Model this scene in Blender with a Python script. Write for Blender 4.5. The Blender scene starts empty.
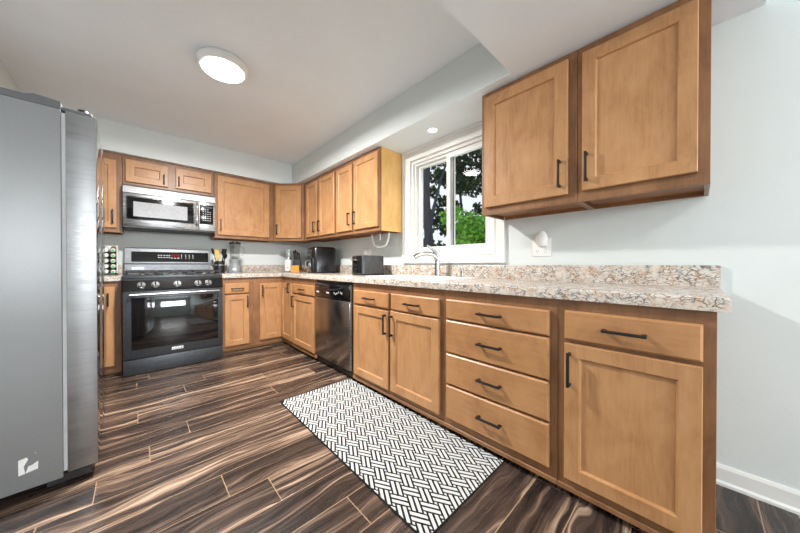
import bpy, bmesh, math, random
from mathutils import Matrix, Vector
import numpy as np

scn = bpy.context.scene
COL = scn.collection
R = math.radians
random.seed(7)

# ------------------------------------------------------------------ camera
cam = bpy.data.cameras.new('camera')
cam.sensor_fit = 'HORIZONTAL'; cam.sensor_width = 36.0
cam.lens = 279.79 / 800 * 36.0
cam.clip_start = 0.02
camo = bpy.data.objects.new('camera', cam); COL.objects.link(camo)
YAW, PITCH = 0.75355, -0.00598
camo.location = (-1.97867, -4.31438, 1.01779)
camo.rotation_euler = (math.pi / 2 + PITCH, 0, -YAW)
scn.camera = camo

# ------------------------------------------------------------------ light and exposure
scn.view_settings.view_transform = 'Standard'
scn.view_settings.look = 'None'
scn.view_settings.gamma = 1.0
scn.view_settings.use_curve_mapping = False
scn.view_settings.exposure = 0.22
world = bpy.data.worlds.new('overcast_sky'); scn.world = world
world.use_nodes = True
wb = world.node_tree.nodes['Background']
wb.inputs['Color'].default_value = (0.90, 0.95, 1.0, 1)
wb.inputs['Strength'].default_value = 0.95


def area(name, loc, rot, sx, sy, power, col=(1, 1, 1), shape='RECTANGLE', spread=180):
    l = bpy.data.lights.new(name, 'AREA'); l.shape = shape
    l.size = sx; l.size_y = sy; l.energy = power; l.color = col; l.spread = R(spread)
    o = bpy.data.objects.new(name, l); COL.objects.link(o)
    o.location = loc; o.rotation_euler = rot
    return o


# fill light at an added, unseen rear window; daylight at the sink window
area('added_rear_fill', (-1.5, -8.08, 1.7), (R(90), 0, 0), 2.1, 0.75, 150, (0.97, 0.985, 1.0))
area('sink_window_daylight', (0.30, -2.83, 1.6), (0, R(90), 0), 0.8, 0.75, 2, (0.95, 0.98, 1.0))

# ------------------------------------------------------------------ helpers


def srgb(r, g, b):
    f = lambda c: c / 255 / 12.92 if c / 255 <= 0.04045 else ((c / 255 + 0.055) / 1.055) ** 2.4
    return (f(r), f(g), f(b), 1)


class NT:
    def __init__(s, name):
        s.m = bpy.data.materials.new(name); s.m.use_nodes = True
        s.t = s.m.node_tree; s.t.nodes.clear()
        s.out = s.t.nodes.new('ShaderNodeOutputMaterial')

    def n(s, typ, ins=None, **kw):
        x = s.t.nodes.new('ShaderNode' + typ)
        for k, v in kw.items(): setattr(x, k, v)
        for k, v in (ins or {}).items():
            if isinstance(v, tuple) and len(v) == 2 and hasattr(v[0], 'outputs'):
                s.t.links.new(v[0].outputs[v[1]], x.inputs[k])
            elif hasattr(v, 'outputs'):
                s.t.links.new(v.outputs[0], x.inputs[k])
            else:
                x.inputs[k].default_value = v
        return x

    def math(s, op, a, b=0.0, c=0.0):
        return s.n('Math', {0: a, 1: b, 2: c}, operation=op)

    def ramp(s, fac, stops, interp='LINEAR'):
        x = s.n('ValToRGB', {'Fac': fac}); e = x.color_ramp; e.interpolation = interp
        while len(e.elements) < len(stops): e.elements.new(0.5)
        for i, (p, c) in enumerate(stops):
            e.elements[i].position = p; e.elements[i].color = c
        return x

    def mix(s, fac, a, b, blend='MIX'):
        return s.n('Mix', {0: fac, 6: a, 7: b}, data_type='RGBA', blend_type=blend)

    def bsdf(s, color, rough=0.5, metal=0.0, spec=0.5, normal=None, **extra):
        ins = {'Base Color': color, 'Roughness': rough, 'Metallic': metal, 'Specular IOR Level': spec}
        if normal: ins['Normal'] = normal
        ins.update(extra)
        b = s.n('BsdfPrincipled', ins)
        s.t.links.new(b.outputs[0], s.out.inputs[0])
        return s.m


def mixc(x): return (x, 2)          # colour output of the Mix node


def noise_mat(name, c1, c2, scale=8, rough=0.5, metal=0.0, stretch=(1, 1, 1), bump=0.0, spec=0.5, detail=3, rough_var=0.0, **extra):
    m = NT(name)
    tc = m.n('TexCoord')
    mp = m.n('Mapping', {'Vector': (tc, 3), 'Scale': stretch})
    nz = m.n('TexNoise', {'Vector': mp, 'Scale': scale, 'Detail': detail})
    col = m.ramp((nz, 0), [(0.3, c1), (0.7, c2)])
    rg = rough
    if rough_var:
        rg = m.n('MapRange', {0: (nz, 0), 1: 0.3, 2: 0.7, 3: rough - rough_var, 4: rough + rough_var})
    nm = None
    if bump: nm = m.n('Bump', {'Height': (nz, 0), 'Strength': bump, 'Distance': 0.002})
    return m.bsdf((col, 0), rg, metal, spec, nm, **extra)


def wood_mat(name, dark, mid, light, rough=0.38, stretch=(9, 9, 0.9)):
    m = NT(name)
    tc = m.n('TexCoord'); oi = m.n('ObjectInfo')
    off = m.n('VectorMath', {0: (tc, 3), 1: m.n('CombineXYZ', {0: m.math('MULTIPLY', (oi, 5), 9.0), 1: m.math('MULTIPLY', (oi, 5), 5.0), 2: m.math('MULTIPLY', (oi, 5), 7.0)})}, operation='ADD')
    mp = m.n('Mapping', {'Vector': off, 'Scale': stretch})
    grain = m.n('TexNoise', {'Vector': mp, 'Scale': 9.0, 'Detail': 6.0, 'Roughness': 0.62, 'Distortion': 0.35})
    mp2 = m.n('Mapping', {'Vector': off, 'Scale': (1, 1, 0.55)})
    blotch = m.n('TexNoise', {'Vector': mp2, 'Scale': 7.5, 'Detail': 4.0, 'Roughness': 0.6, 'Distortion': 0.6})
    v = m.math('ADD', m.math('MULTIPLY', (grain, 0), 0.35), m.math('MULTIPLY', (blotch, 0), 0.65))
    col = m.ramp(v, [(0.32, dark), (0.50, mid), (0.68, light)])
    b = m.n('Bump', {'Height': (grain, 0), 'Strength': 0.06, 'Distance': 0.001})
    return m.bsdf((col, 0), rough, 0, 0.45, b)


def floor_mat():
    m = NT('hickory_plank_floor')
    tc = m.n('TexCoord'); s = m.n('SeparateXYZ', {0: (tc, 3)})
    W, L = 0.1755, 1.22
    ry = m.math('DIVIDE', m.math('ADD', (s, 1), 3.7905 + 20 * W), W)
    row = m.math('FLOOR', ry)
    wr = m.n('TexWhiteNoise', {'W': row}, noise_dimensions='1D')
    rx = m.math('DIVIDE', m.math('ADD', (s, 0), m.math('MULTIPLY', (wr, 0), L * 3)), L)
    col_i = m.math('FLOOR', rx)
    pid = m.n('CombineXYZ', {0: row, 1: col_i, 2: 3.0})
    wp = m.n('TexWhiteNoise', {'Vector': pid}, noise_dimensions='3D')
    shift = m.n('VectorMath', {0: (wp, 1), 3: 13.0}, operation='SCALE')
    p = m.n('VectorMath', {0: (tc, 3), 1: shift}, operation='ADD')
    warp = m.n('TexNoise', {'Vector': m.n('Mapping', {'Vector': p, 'Scale': (2.2, 7.0, 1)}), 'Scale': 1.0, 'Detail': 2.0})
    pw = m.n('VectorMath', {0: p, 1: m.n('CombineXYZ', {0: 0.0, 1: m.math('MULTIPLY', m.math('SUBTRACT', (warp, 0), 0.5), 0.16), 2: 0.0})}, operation='ADD')
    streak = m.n('TexNoise', {'Vector': m.n('Mapping', {'Vector': pw, 'Scale': (0.55, 21.0, 1)}), 'Scale': 1.0, 'Detail': 5.0, 'Roughness': 0.58, 'Distortion': 0.5})
    fine = m.n('TexNoise', {'Vector': m.n('Mapping', {'Vector': pw, 'Scale': (3.0, 70.0, 1)}), 'Scale': 1.0, 'Detail': 4.0, 'Roughness': 0.6})
    v = m.math('ADD', m.math('MULTIPLY', (streak, 0), 0.76), m.math('MULTIPLY', (fine, 0), 0.24))
    v = m.math('ADD', v, m.math('MULTIPLY', m.math('SUBTRACT', (wp, 0), 0.5), 0.08))
    col = m.ramp(v, FLOOR_STOPS)
    fy = m.math('FRACT', ry); fx = m.math('FRACT', rx)
    ey = m.math('MULTIPLY', m.math('MINIMUM', fy, m.math('SUBTRACT', 1.0, fy)), W)
    ex = m.math('MULTIPLY', m.math('MINIMUM', fx, m.math('SUBTRACT', 1.0, fx)), L)
    e = m.math('MINIMUM', ey, ex)
    seam = m.math('LESS_THAN', e, 0.0020)
    c2 = m.mix(m.math('MULTIPLY', seam, 0.75), (col, 0), srgb(176, 146, 118))
    rg = m.n('MapRange', {0: (fine, 0), 1: 0.3, 2: 0.7, 3: 0.20, 4: 0.34})
    hb = m.math('SUBTRACT', m.math('MULTIPLY', (fine, 0), 0.4), m.math('MULTIPLY', seam, 1.0))
    nm = m.n('Bump', {'Height': hb, 'Strength': 0.25, 'Distance': 0.0012})
    return m.bsdf(mixc(c2), rg, 0, 0.5, nm)


FLOOR_STOPS = [(0.34, srgb(28, 23, 21)), (0.46, srgb(54, 44, 40)), (0.535, srgb(80, 65, 57)), (0.585, srgb(120, 98, 82)), (0.66, srgb(180, 157, 136))]


def granite_mat():
    m = NT('granite_laminate')
    tc = m.n('TexCoord')
    mp = m.n('Mapping', {'Vector': (tc, 3), 'Rotation': (0.5, 0.3, 0.6)})
    n1 = m.n('TexNoise', {'Vector': mp, 'Scale': 27.0, 'Detail': 5.0, 'Roughness': 0.6, 'Distortion': 0.6})
    base = m.ramp((n1, 0), [(0.28, srgb(180, 146, 116)), (0.40, srgb(198, 182, 166)), (0.55, srgb(210, 202, 193)), (0.72, srgb(186, 182, 177))])
    wn = m.n('TexNoise', {'Vector': mp, 'Scale': 22.0, 'Detail': 3.0})
    wv = m.n('VectorMath', {0: m.n('VectorMath', {0: (wn, 1), 1: (0.5, 0.5, 0.5)}, operation='SUBTRACT'), 3: 0.05}, operation='SCALE')
    mv = m.n('Mapping', {'Vector': m.n('VectorMath', {0: (tc, 3), 1: wv}, operation='ADD'), 'Rotation': (0.85, 0.0, 0.0), 'Scale': (1.0, 0.62, 1.5)})
    c = (base, 0)
    for sc, wd, lo, hi, amt, ca, cb in ((46.0, 0.10, 0.38, 0.50, 0.95, srgb(96, 62, 42), srgb(52, 46, 43)), (85.0, 0.12, 0.44, 0.54, 0.7, srgb(150, 110, 80), srgb(112, 104, 98))):
        vo = m.n('TexVoronoi', {'Vector': mv, 'Scale': sc}, feature='DISTANCE_TO_EDGE')
        ln = m.n('MapRange', {0: (vo, 0), 1: 0.0, 2: wd, 3: 1.0, 4: 0.0})
        g = m.n('TexNoise', {'Vector': mp, 'Scale': sc * 0.42, 'Detail': 2.0})
        gt = m.n('MapRange', {0: (g, 0), 1: lo, 2: hi, 3: 0.0, 4: 1.0})
        vc = m.ramp((n1, 0), [(0.40, ca), (0.52, cb)])
        c = mixc(m.mix(m.math('MULTIPLY', m.math('MULTIPLY', (ln, 0), (gt, 0)), amt), c, (vc, 0)))
    return m.bsdf(c, 0.22, 0, 0.5)


def glass_mat(name, tint=(1, 1, 1, 1), rough=0.0, refl=1.0, milky=0.0):
    m = NT(name)
    fc = m.n('LayerWeight', {'Blend': 0.5})
    lw = m.math('ADD', m.math('MULTIPLY', m.math('POWER', (fc, 1), 5.0), 0.9), 0.045)
    tr = m.n('BsdfTransparent', {'Color': tint})
    gl = m.n('BsdfGlossy', {'Roughness': rough, 'Color': (1, 1, 1, 1)})
    f = m.math('MULTIPLY', lw, refl)
    mx = m.n('MixShader', {0: f, 1: tr, 2: gl})
    if milky: mx = m.n('MixShader', {0: milky, 1: mx, 2: m.n('BsdfDiffuse', {'Color': (0.9, 0.9, 0.9, 1)})})
    m.t.links.new(mx.outputs[0], m.out.inputs[0])
    return m.m


def emit_mat(name, col, strength):
    m = NT(name)
    e = m.n('Emission', {'Color': col, 'Strength': strength})
    m.t.links.new(e.outputs[0], m.out.inputs[0])
    return m.m


def paint(name, rgb, rough=0.6, var=4, bump=0.05):
    a = srgb(*[max(0, c - var) for c in rgb]); b = srgb(*[min(255, c + var) for c in rgb])
    return noise_mat(name, a, b, 3.0, rough, bump=bump)


def steel_mat(name, c1, c2, rough, stretch):
    m = NT(name)
    tc = m.n('TexCoord')
    mp = m.n('Mapping', {'Vector': (tc, 3), 'Scale': stretch})
    nz = m.n('TexNoise', {'Vector': mp, 'Scale': 6.0, 'Detail': 4.0})
    col = m.ramp((nz, 0), [(0.3, c1), (0.7, c2)])
    rg = m.n('MapRange', {0: (nz, 0), 1: 0.3, 2: 0.7, 3: rough * 0.8, 4: rough * 1.25})
    return m.bsdf((col, 0), rg, 1.0, 0.5)


M = {}
M['wall'] = paint('grey_white_wall_paint', (211, 217, 216), 0.6, 2)
M['ceiling'] = paint('ceiling_paint', (234, 240, 245), 0.7, 2)
M['trim'] = paint('white_trim_paint', (226, 226, 223), 0.35, 2)
M['floor'] = floor_mat()
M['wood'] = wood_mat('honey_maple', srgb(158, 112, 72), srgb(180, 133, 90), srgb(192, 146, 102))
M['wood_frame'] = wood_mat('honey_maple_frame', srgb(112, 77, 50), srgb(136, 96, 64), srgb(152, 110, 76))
M['wood_rail'] = wood_mat('honey_maple_drawer', srgb(156, 109, 70), srgb(174, 126, 83), srgb(186, 138, 94), stretch=(1.0, 9, 9))
M['veneer'] = wood_mat('golden_veneer', srgb(212, 160, 92), srgb(226, 178, 108), srgb(234, 190, 122), 0.4)
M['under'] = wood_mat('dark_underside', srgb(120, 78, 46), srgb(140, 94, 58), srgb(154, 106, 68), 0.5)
M['toe'] = noise_mat('black_toe_kick', srgb(22, 17, 15), srgb(34, 27, 23), 6, 0.6)
M['granite'] = granite_mat()
M['black_metal'] = noise_mat('black_powder_coat', srgb(16, 16, 17), srgb(26, 26, 27), 30, 0.4)
M['steel'] = steel_mat('brushed_steel', srgb(182, 182, 184), srgb(204, 204, 206), 0.28, (1, 1, 30))
M['steel_v'] = steel_mat('brushed_door_steel', srgb(176, 177, 179), srgb(196, 197, 199), 0.2, (1, 30, 1))
M['mirror_steel'] = steel_mat('polished_door_steel', srgb(156, 157, 159), srgb(170, 171, 173), 0.42, (1, 1, 14))
M['vent_steel'] = steel_mat('satin_vent_steel', srgb(140, 141, 143), srgb(158, 159, 161), 0.45, (1, 1, 8))
M['gasket'] = noise_mat('light_grey_gasket', srgb(176, 177, 178), srgb(188, 189, 190), 10, 0.6)
M['front_steel'] = steel_mat('coated_front_steel', srgb(186, 187, 188), srgb(196, 197, 198), 0.07, (1, 1, 6))
M['fridge_side'] = noise_mat('grey_fridge_side', srgb(140, 142, 144), srgb(148, 150, 152), 240, 0.42, 0.35, bump=0.03)
M['dark_trim'] = noise_mat('dark_grey_trim', srgb(84, 86, 88), srgb(94, 96, 98), 10, 0.5)
M['slate'] = noise_mat('slate_steel', srgb(66, 70, 75), srgb(78, 82, 87), 40, 0.36, 0.55)
M['dark_steel'] = steel_mat('dark_stainless', srgb(150, 146, 143), srgb(168, 164, 161), 0.22, (1, 30, 1))
M['black_gloss'] = noise_mat('black_gloss', srgb(10, 10, 11), srgb(17, 17, 18), 10, 0.12)
M['oven_glass'] = noise_mat('black_oven_glass', srgb(14, 14, 15), srgb(20, 20, 21), 5, 0.04, spec=0.9)
M['iron'] = noise_mat('cast_iron', srgb(34, 34, 36), srgb(58, 58, 60), 60, 0.5, 0.3)
M['chrome'] = noise_mat('chrome', srgb(214, 216, 218), srgb(228, 229, 230), 10, 0.12, 1.0)
M['nickel'] = noise_mat('brushed_nickel', srgb(178, 176, 173), srgb(196, 194, 190), 20, 0.22, 1.0)
M['white_plastic'] = noise_mat('white_plastic', srgb(232, 232, 230), srgb(240, 240, 238), 12, 0.35)
M['grey_plastic'] = noise_mat('grey_plastic', srgb(120, 124, 128), srgb(134, 138, 142), 14, 0.45)
M['range_guard'] = noise_mat('slate_backguard', srgb(112, 115, 118), srgb(126, 129, 132), 30, 0.34, 0.6)
M['black_plastic'] = noise_mat('black_plastic', srgb(20, 20, 21), srgb(30, 30, 32), 18, 0.32)
M['charcoal'] = noise_mat('charcoal_metal', srgb(70, 70, 72), srgb(84, 84, 86), 18, 0.4, 0.4)
M['mw_window'] = noise_mat('microwave_window', srgb(150, 152, 156), srgb(164, 166, 170), 60, 0.2)
M['green'] = noise_mat('green_lid', srgb(96, 168, 112), srgb(120, 190, 134), 20, 0.4)
M['spice'] = noise_mat('dried_herbs', srgb(120, 110, 70), srgb(150, 130, 80), 60, 0.7)
M['orange_wood'] = noise_mat('orange_wood', srgb(206, 142, 58), srgb(226, 164, 76), 14, 0.45, stretch=(1, 1, 6))
M['bamboo'] = noise_mat('bamboo', srgb(214, 176, 96), srgb(232, 198, 122), 20, 0.5, stretch=(1, 1, 0.2))
M['clear'] = glass_mat('clear_glass', (0.93, 0.95, 0.95, 1), 0.02, 1.6)
M['clear_plastic'] = glass_mat('clear_plastic', (0.96, 0.97, 0.97, 1), 0.1, 1.6, 0.10)
M['pane'] = glass_mat('window_glass', (0.97, 0.98, 0.98, 1), 0.0, 0.28)
M['rug_dark'] = noise_mat('rug_charcoal_yarn', srgb(26, 26, 28), srgb(42, 42, 44), 220, 0.95, bump=0.4, spec=0.1)
M['rug_white'] = noise_mat('rug_white_yarn', srgb(192, 193, 191), srgb(210, 211, 209), 260, 0.95, bump=0.5, spec=0.1)
M['diffuser'] = emit_mat('lamp_diffuser', (1.0, 0.98, 0.95, 1), 16.0)
M['downlight'] = emit_mat('downlight_lens', (1.0, 0.93, 0.84, 1), 10.0)
M['red_digit'] = emit_mat('red_display_digits', srgb(220, 40, 50), 0.8)
M['mark'] = noise_mat('white_marking', srgb(210, 212, 214), srgb(222, 224, 226), 10, 0.5)
M['paper'] = noise_mat('white_label_paper', srgb(226, 226, 224), srgb(238, 238, 236), 30, 0.7)
M['red_ink'] = noise_mat('red_ink', srgb(170, 60, 60), srgb(190, 80, 76), 30, 0.7)
M['leaf_bright'] = noise_mat('bright_leaf', srgb(84, 160, 40), srgb(160, 214, 84), 1.5, 0.5, detail=1)
M['leaf_dark'] = noise_mat('dark_leaf', srgb(22, 44, 22), srgb(52, 84, 36), 1.5, 0.6, detail=1)
M['leaf_mid'] = noise_mat('green_leaf', srgb(40, 84, 34), srgb(78, 130, 50), 1.5, 0.6, detail=1)
M['fryer'] = noise_mat('black_satin_shell', srgb(13, 13, 14), srgb(20, 20, 21), 18, 0.24)
M['bark'] = noise_mat('dark_bark', srgb(52, 56, 72), srgb(72, 76, 92), 9, 0.9, stretch=(1, 1, 0.2), bump=0.4)
M['lawn'] = noise_mat('lawn_grass', srgb(52, 96, 34), srgb(84, 134, 54), 6, 0.9)
M['siding'] = paint('exterior_siding', (196, 196, 192))


def tag(o, label=None, cat=None, group=None, kind=None):
    if label: o['label'] = label
    if cat: o['category'] = cat
    if group: o['group'] = group
    if kind: o['kind'] = kind
    return o


def empty(name, loc, label, cat, rz=0.0, group=None):
    o = bpy.data.objects.new(name, None); COL.objects.link(o)
    o.location = loc; o.rotation_euler = (0, 0, rz); o.empty_display_size = 0.1
    return tag(o, label, cat, group)


def obj(name, bm, mat, parent=None, smooth=True, label=None):
    me = bpy.data.meshes.new(name)
    bmesh.ops.recalc_face_normals(bm, faces=bm.faces[:])
    if smooth:
        for f in bm.faces: f.smooth = True
    bm.to_mesh(me); bm.free()
    if smooth: me.set_sharp_from_angle(angle=R(32))
    o = bpy.data.objects.new(name, me); COL.objects.link(o)
    for m in (mat if isinstance(mat, (list, tuple)) else [mat]): me.materials.append(m)
    if parent: o.parent = parent
    if label: o['label'] = label
    return o


def struct(name, bm, mat, parent=None, smooth=False, label=None):
    o = obj(name, bm, mat, parent, smooth)
    if not parent: o['kind'] = 'structure'
    if label: tag(o, label, name.split('_')[0])
    return o


def B(): return bmesh.new()


def merge(bm, t, Mx=None):
    if Mx is not None: bmesh.ops.transform(t, matrix=Mx, verts=t.verts[:])
    me = bpy.data.meshes.new('tmp'); t.to_mesh(me); t.free()
    bm.from_mesh(me); bpy.data.meshes.remove(me)


def box(bm, x0, x1, y0, y1, z0, z1, bev=0.0, seg=1, Mx=None):
    t = bmesh.new()
    xs, ys, zs = sorted((x0, x1)), sorted((y0, y1)), sorted((z0, z1))
    v = [t.verts.new((x, y, z)) for x in xs for y in ys for z in zs]
    for q in ((0, 1, 3, 2), (4, 6, 7, 5), (0, 4, 5, 1), (2, 3, 7, 6), (0, 2, 6, 4), (1, 5, 7, 3)):
        t.faces.new([v[i] for i in q])
    bmesh.ops.recalc_face_normals(t, faces=t.faces[:])
    if bev: bmesh.ops.bevel(t, geom=t.edges[:], offset=bev, segments=seg, affect='EDGES', profile=0.5)
    merge(bm, t, Mx)
    return bm


def prism(bm, pts, z0, z1, bev=0.0, seg=1, Mx=None):
    """extrude a polygon of (x, y) from z0 to z1"""
    t = bmesh.new()
    a = [t.verts.new((x, y, z0)) for x, y in pts]; b = [t.verts.new((x, y, z1)) for x, y in pts]
    t.faces.new(a[::-1]); t.faces.new(b)
    n = len(pts)
    for i in range(n): t.faces.new((a[i], a[(i + 1) % n], b[(i + 1) % n], b[i]))
    bmesh.ops.recalc_face_normals(t, faces=t.faces[:])
    if bev: bmesh.ops.bevel(t, geom=t.edges[:], offset=bev, segments=seg, affect='EDGES', profile=0.5)
    merge(bm, t, Mx)
    return bm


def cyl(bm, p0, p1, r0, r1=None, n=16, caps=True):
    p0, p1 = Vector(p0), Vector(p1); r1 = r0 if r1 is None else r1
    d = (p1 - p0).normalized()
    u = d.orthogonal().normalized(); w = d.cross(u)
    A = [bm.verts.new(p0 + (u * math.cos(2 * math.pi * i / n) + w * math.sin(2 * math.pi * i / n)) * r0) for i in range(n)]
    C = [bm.verts.new(p1 + (u * math.cos(2 * math.pi * i / n) + w * math.sin(2 * math.pi * i / n)) * r1) for i in range(n)]
    for i in range(n): bm.faces.new((A[i], A[(i + 1) % n], C[(i + 1) % n], C[i]))
    if caps:
        bm.faces.new(A[::-1]); bm.faces.new(C)
    return bm


def lathe(bm, prof, c=(0, 0), n=24, closed=False):
    """revolve (r, z) profile about the vertical through c"""
    rings = []
    for r, z in prof:
        if r < 1e-6: rings.append([bm.verts.new((c[0], c[1], z))])
        else: rings.append([bm.verts.new((c[0] + r * math.cos(2 * math.pi * i / n), c[1] + r * math.sin(2 * math.pi * i / n), z)) for i in range(n)])
    for a, b in zip(rings, rings[1:]):
        for i in range(n):
            j = (i + 1) % n
            if len(a) == 1 and len(b) == 1: continue
            if len(a) == 1: bm.faces.new((a[0], b[i], b[j]))
            elif len(b) == 1: bm.faces.new((a[i], a[j], b[0]))
            else: bm.faces.new((a[i], a[j], b[j], b[i]))
    return bm


def tube(bm, pts, r, n=10, cap=True):
    """sweep a circle along points; r a number or one radius per point"""
    pts = [Vector(p) for p in pts]; rs = r if isinstance(r, (list, tuple)) else [r] * len(pts)
    rings = []; u = None
    for i, p in enumerate(pts):
        d = (pts[min(i + 1, len(pts) - 1)] - pts[max(i - 1, 0)]).normalized()
        u = d.orthogonal().normalized() if u is None else (u - d * u.dot(d)).normalized()
        w = d.cross(u)
        rings.append([bm.verts.new(p + (u * math.cos(2 * math.pi * k / n) + w * math.sin(2 * math.pi * k / n)) * rs[i]) for k in range(n)])
    for a, b in zip(rings, rings[1:]):
        for k in range(n): bm.faces.new((a[k], a[(k + 1) % n], b[(k + 1) % n], b[k]))
    if cap:
        bm.faces.new(rings[0][::-1]); bm.faces.new(rings[-1])
    return bm


def curve_pts(P, n=10):
    """Catmull-Rom through P"""
    P = [Vector(p) for p in P]; out = []
    for i in range(len(P) - 1):
        p0, p1, p2, p3 = P[max(i - 1, 0)], P[i], P[i + 1], P[min(i + 2, len(P) - 1)]
        for k in range(n):
            t = k / n
            out.append(0.5 * ((2 * p1) + (p2 - p0) * t + (2 * p0 - 5 * p1 + 4 * p2 - p3) * t * t + (3 * p1 - p0 - 3 * p2 + p3) * t ** 3))
    out.append(P[-1])
    return out


def grid_solid(bm, xs, ys, solid, z0, z1, bev=0.0, seg=2, bev_test=None, Mx=None):
    """solid slab made of the cells (i, j) for which solid(i, j); bevels its top outline"""
    t = bmesh.new(); vt = {}

    def V(i, j, z):
        k = (i, j, z)
        if k not in vt: vt[k] = t.verts.new((xs[i], ys[j], z1 if z else z0))
        return vt[k]
    nx, ny = len(xs) - 1, len(ys) - 1
    S = lambda i, j: 0 <= i < nx and 0 <= j < ny and solid(i, j)
    for i in range(nx):
        for j in range(ny):
            if not S(i, j): continue
            t.faces.new((V(i, j, 1), V(i + 1, j, 1), V(i + 1, j + 1, 1), V(i, j + 1, 1)))
            t.faces.new((V(i, j, 0), V(i, j + 1, 0), V(i + 1, j + 1, 0), V(i + 1, j, 0)))
            for di, dj, a, b in ((-1, 0, (i, j), (i, j + 1)), (1, 0, (i + 1, j), (i + 1, j + 1)), (0, -1, (i, j), (i + 1, j)), (0, 1, (i, j + 1), (i + 1, j + 1))):
                if not S(i + di, j + dj): t.faces.new((V(*a, 0), V(*b, 0), V(*b, 1), V(*a, 1)))
    bmesh.ops.recalc_face_normals(t, faces=t.faces[:])
    if bev:
        es = [e for e in t.edges if len(e.link_faces) == 2 and e.calc_face_angle(0) > 1 and all(abs(v.co.z - z1) < 1e-6 for v in e.verts) and (bev_test is None or bev_test((e.verts[0].co + e.verts[1].co) / 2))]
        bmesh.ops.bevel(t, geom=es, offset=bev, segments=seg, affect='EDGES', profile=0.5)
    bmesh.ops.dissolve_limit(t, angle_limit=R(0.5), verts=t.verts[:], edges=t.edges[:])
    merge(bm, t, Mx)
    return bm


XZ = Matrix(((1, 0, 0, 0), (0, 0, -1, 0), (0, 1, 0, 0), (0, 0, 0, 1)))   # slab (x, y, z) -> (x, -z, y): y becomes height, thickness faces -y


# ------------------------------------------------------------------ room shell
ZS, ZC = 2.1406, 2.4332          # soffit underside, ceiling
XS, YS = -0.378, -0.370          # soffit faces
XW = -3.02                       # left wall
YR = -8.0                        # rear wall
YH0, YH1 = -3.557, -4.507        # header beam across the room

struct('floor', box(B(), XW - 0.1, 0.1, YR - 0.1, 0.1, -0.06, 0), M['floor'])
struct('ceiling', box(B(), XW - 0.1, 0.1, YR - 0.1, 0.1, ZC, ZC + 0.08), M['ceiling'])
struct('wall_back', box(B(), XW - 0.1, 0.1, 0, 0.1, 0, ZC), M['wall'])
# right wall with the window opening (y, z grid, thickness along +x)
WY0, WY1, WZ0, WZ1 = -3.255, -2.365, 1.115, 2.035
YZ = Matrix(((0, 0, 1, 0), (1, 0, 0, 0), (0, 1, 0, 0), (0, 0, 0, 1)))    # slab (x, y, z) -> (z, x, y)
struct('wall_right', grid_solid(B(), [YR - 0.1, WY0, WY1, 0.1], [0, WZ0, WZ1, ZC], lambda i, j: not (i == 1 and j == 1), 0.0, 0.13, Mx=YZ), M['wall'])
# left wall with an opening for the added patio door
struct('wall_left', grid_solid(B(), [YR - 0.1, -7.3, -4.9, 0.1], [0, 2.05, ZC], lambda i, j: not (i == 1 and j == 0), XW - 0.1, XW, Mx=YZ), M['wall'])
# rear wall with an opening for the added rear window
struct('wall_rear', grid_solid(B(), [XW - 0.1, -2.6, -0.4, 0.1], [0, 1.3, 2.1, ZC], lambda i, j: not (i == 1 and j == 1), -YR, -YR + 0.1, Mx=XZ), M['wall'])

# soffits and header
s = struct('soffit_right', box(B(), XS, -0.001, YH0, -0.001, ZS, ZC), M['wall'])
s['category'] = 'soffit'; s['label'] = 'pale grey soffit box above the window wall'
s = struct('soffit_back', box(B(), XW + 0.001, XS, YS, -0.001, ZS, ZC), M['wall'])
s['category'] = 'soffit'; s['label'] = 'pale grey soffit box above the range wall'
s = struct('soffit_left', box(B(), XW + 0.001, -2.664, YH0, YS, ZS, ZC), M['wall'])
s['category'] = 'soffit'; s['label'] = 'pale grey soffit box above the refrigerator'
struct('trim_1', box(B(), XS, -0.002, YH0 + 0.001, -0.002, ZS - 0.0015, ZS - 0.0002), M['ceiling'])
struct('trim_2', box(B(), XW + 0.002, XS - 0.001, YS, -0.002, ZS - 0.0015, ZS - 0.0002), M['ceiling'])
s = struct('ceiling_header', box(B(), XW + 0.001, -0.001, YH1, YH0, ZS, ZC), M['ceiling'])
s['category'] = 'ceiling'; s['label'] = 'dropped white ceiling header across the near end'


def baseboard(name, x0, x1, y0, y1, nx, ny):
    bm = B()
    h, t = 0.09, 0.013
    # profile: board with an eased top and a small shoe
    if nx:
        prof = [(0, 0), (nx * 0.022, 0), (nx * 0.022, 0.012), (nx * t, 0.02), (nx * t, h - 0.014), (nx * 0.007, h), (0, h)]
        Mx = Matrix(((1, 0, 0, x0), (0, 0, 1, 0), (0, 1, 0, 0), (0, 0, 0, 1)))
        prism(bm, prof, y0, y1, Mx=Mx)
    else:
        prof = [(0, 0), (ny * 0.022, 0), (ny * 0.022, 0.012), (ny * t, 0.02), (ny * t, h - 0.014), (ny * 0.007, h), (0, h)]
        Mx = Matrix(((0, 0, 1, 0), (1, 0, 0, y0), (0, 1, 0, 0), (0, 0, 0, 1)))
        prism(bm, prof, x0, x1, Mx=Mx)
    return struct(name, bm, M['trim'])


baseboard('baseboard_right', 0, 0, YR, -4.36, -1, 0)
baseboard('baseboard_rear', XW, 0, YR, YR, 0, 1)
baseboard('baseboard_left', XW, 0, -4.85, -2.45, 1, 0)


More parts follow.
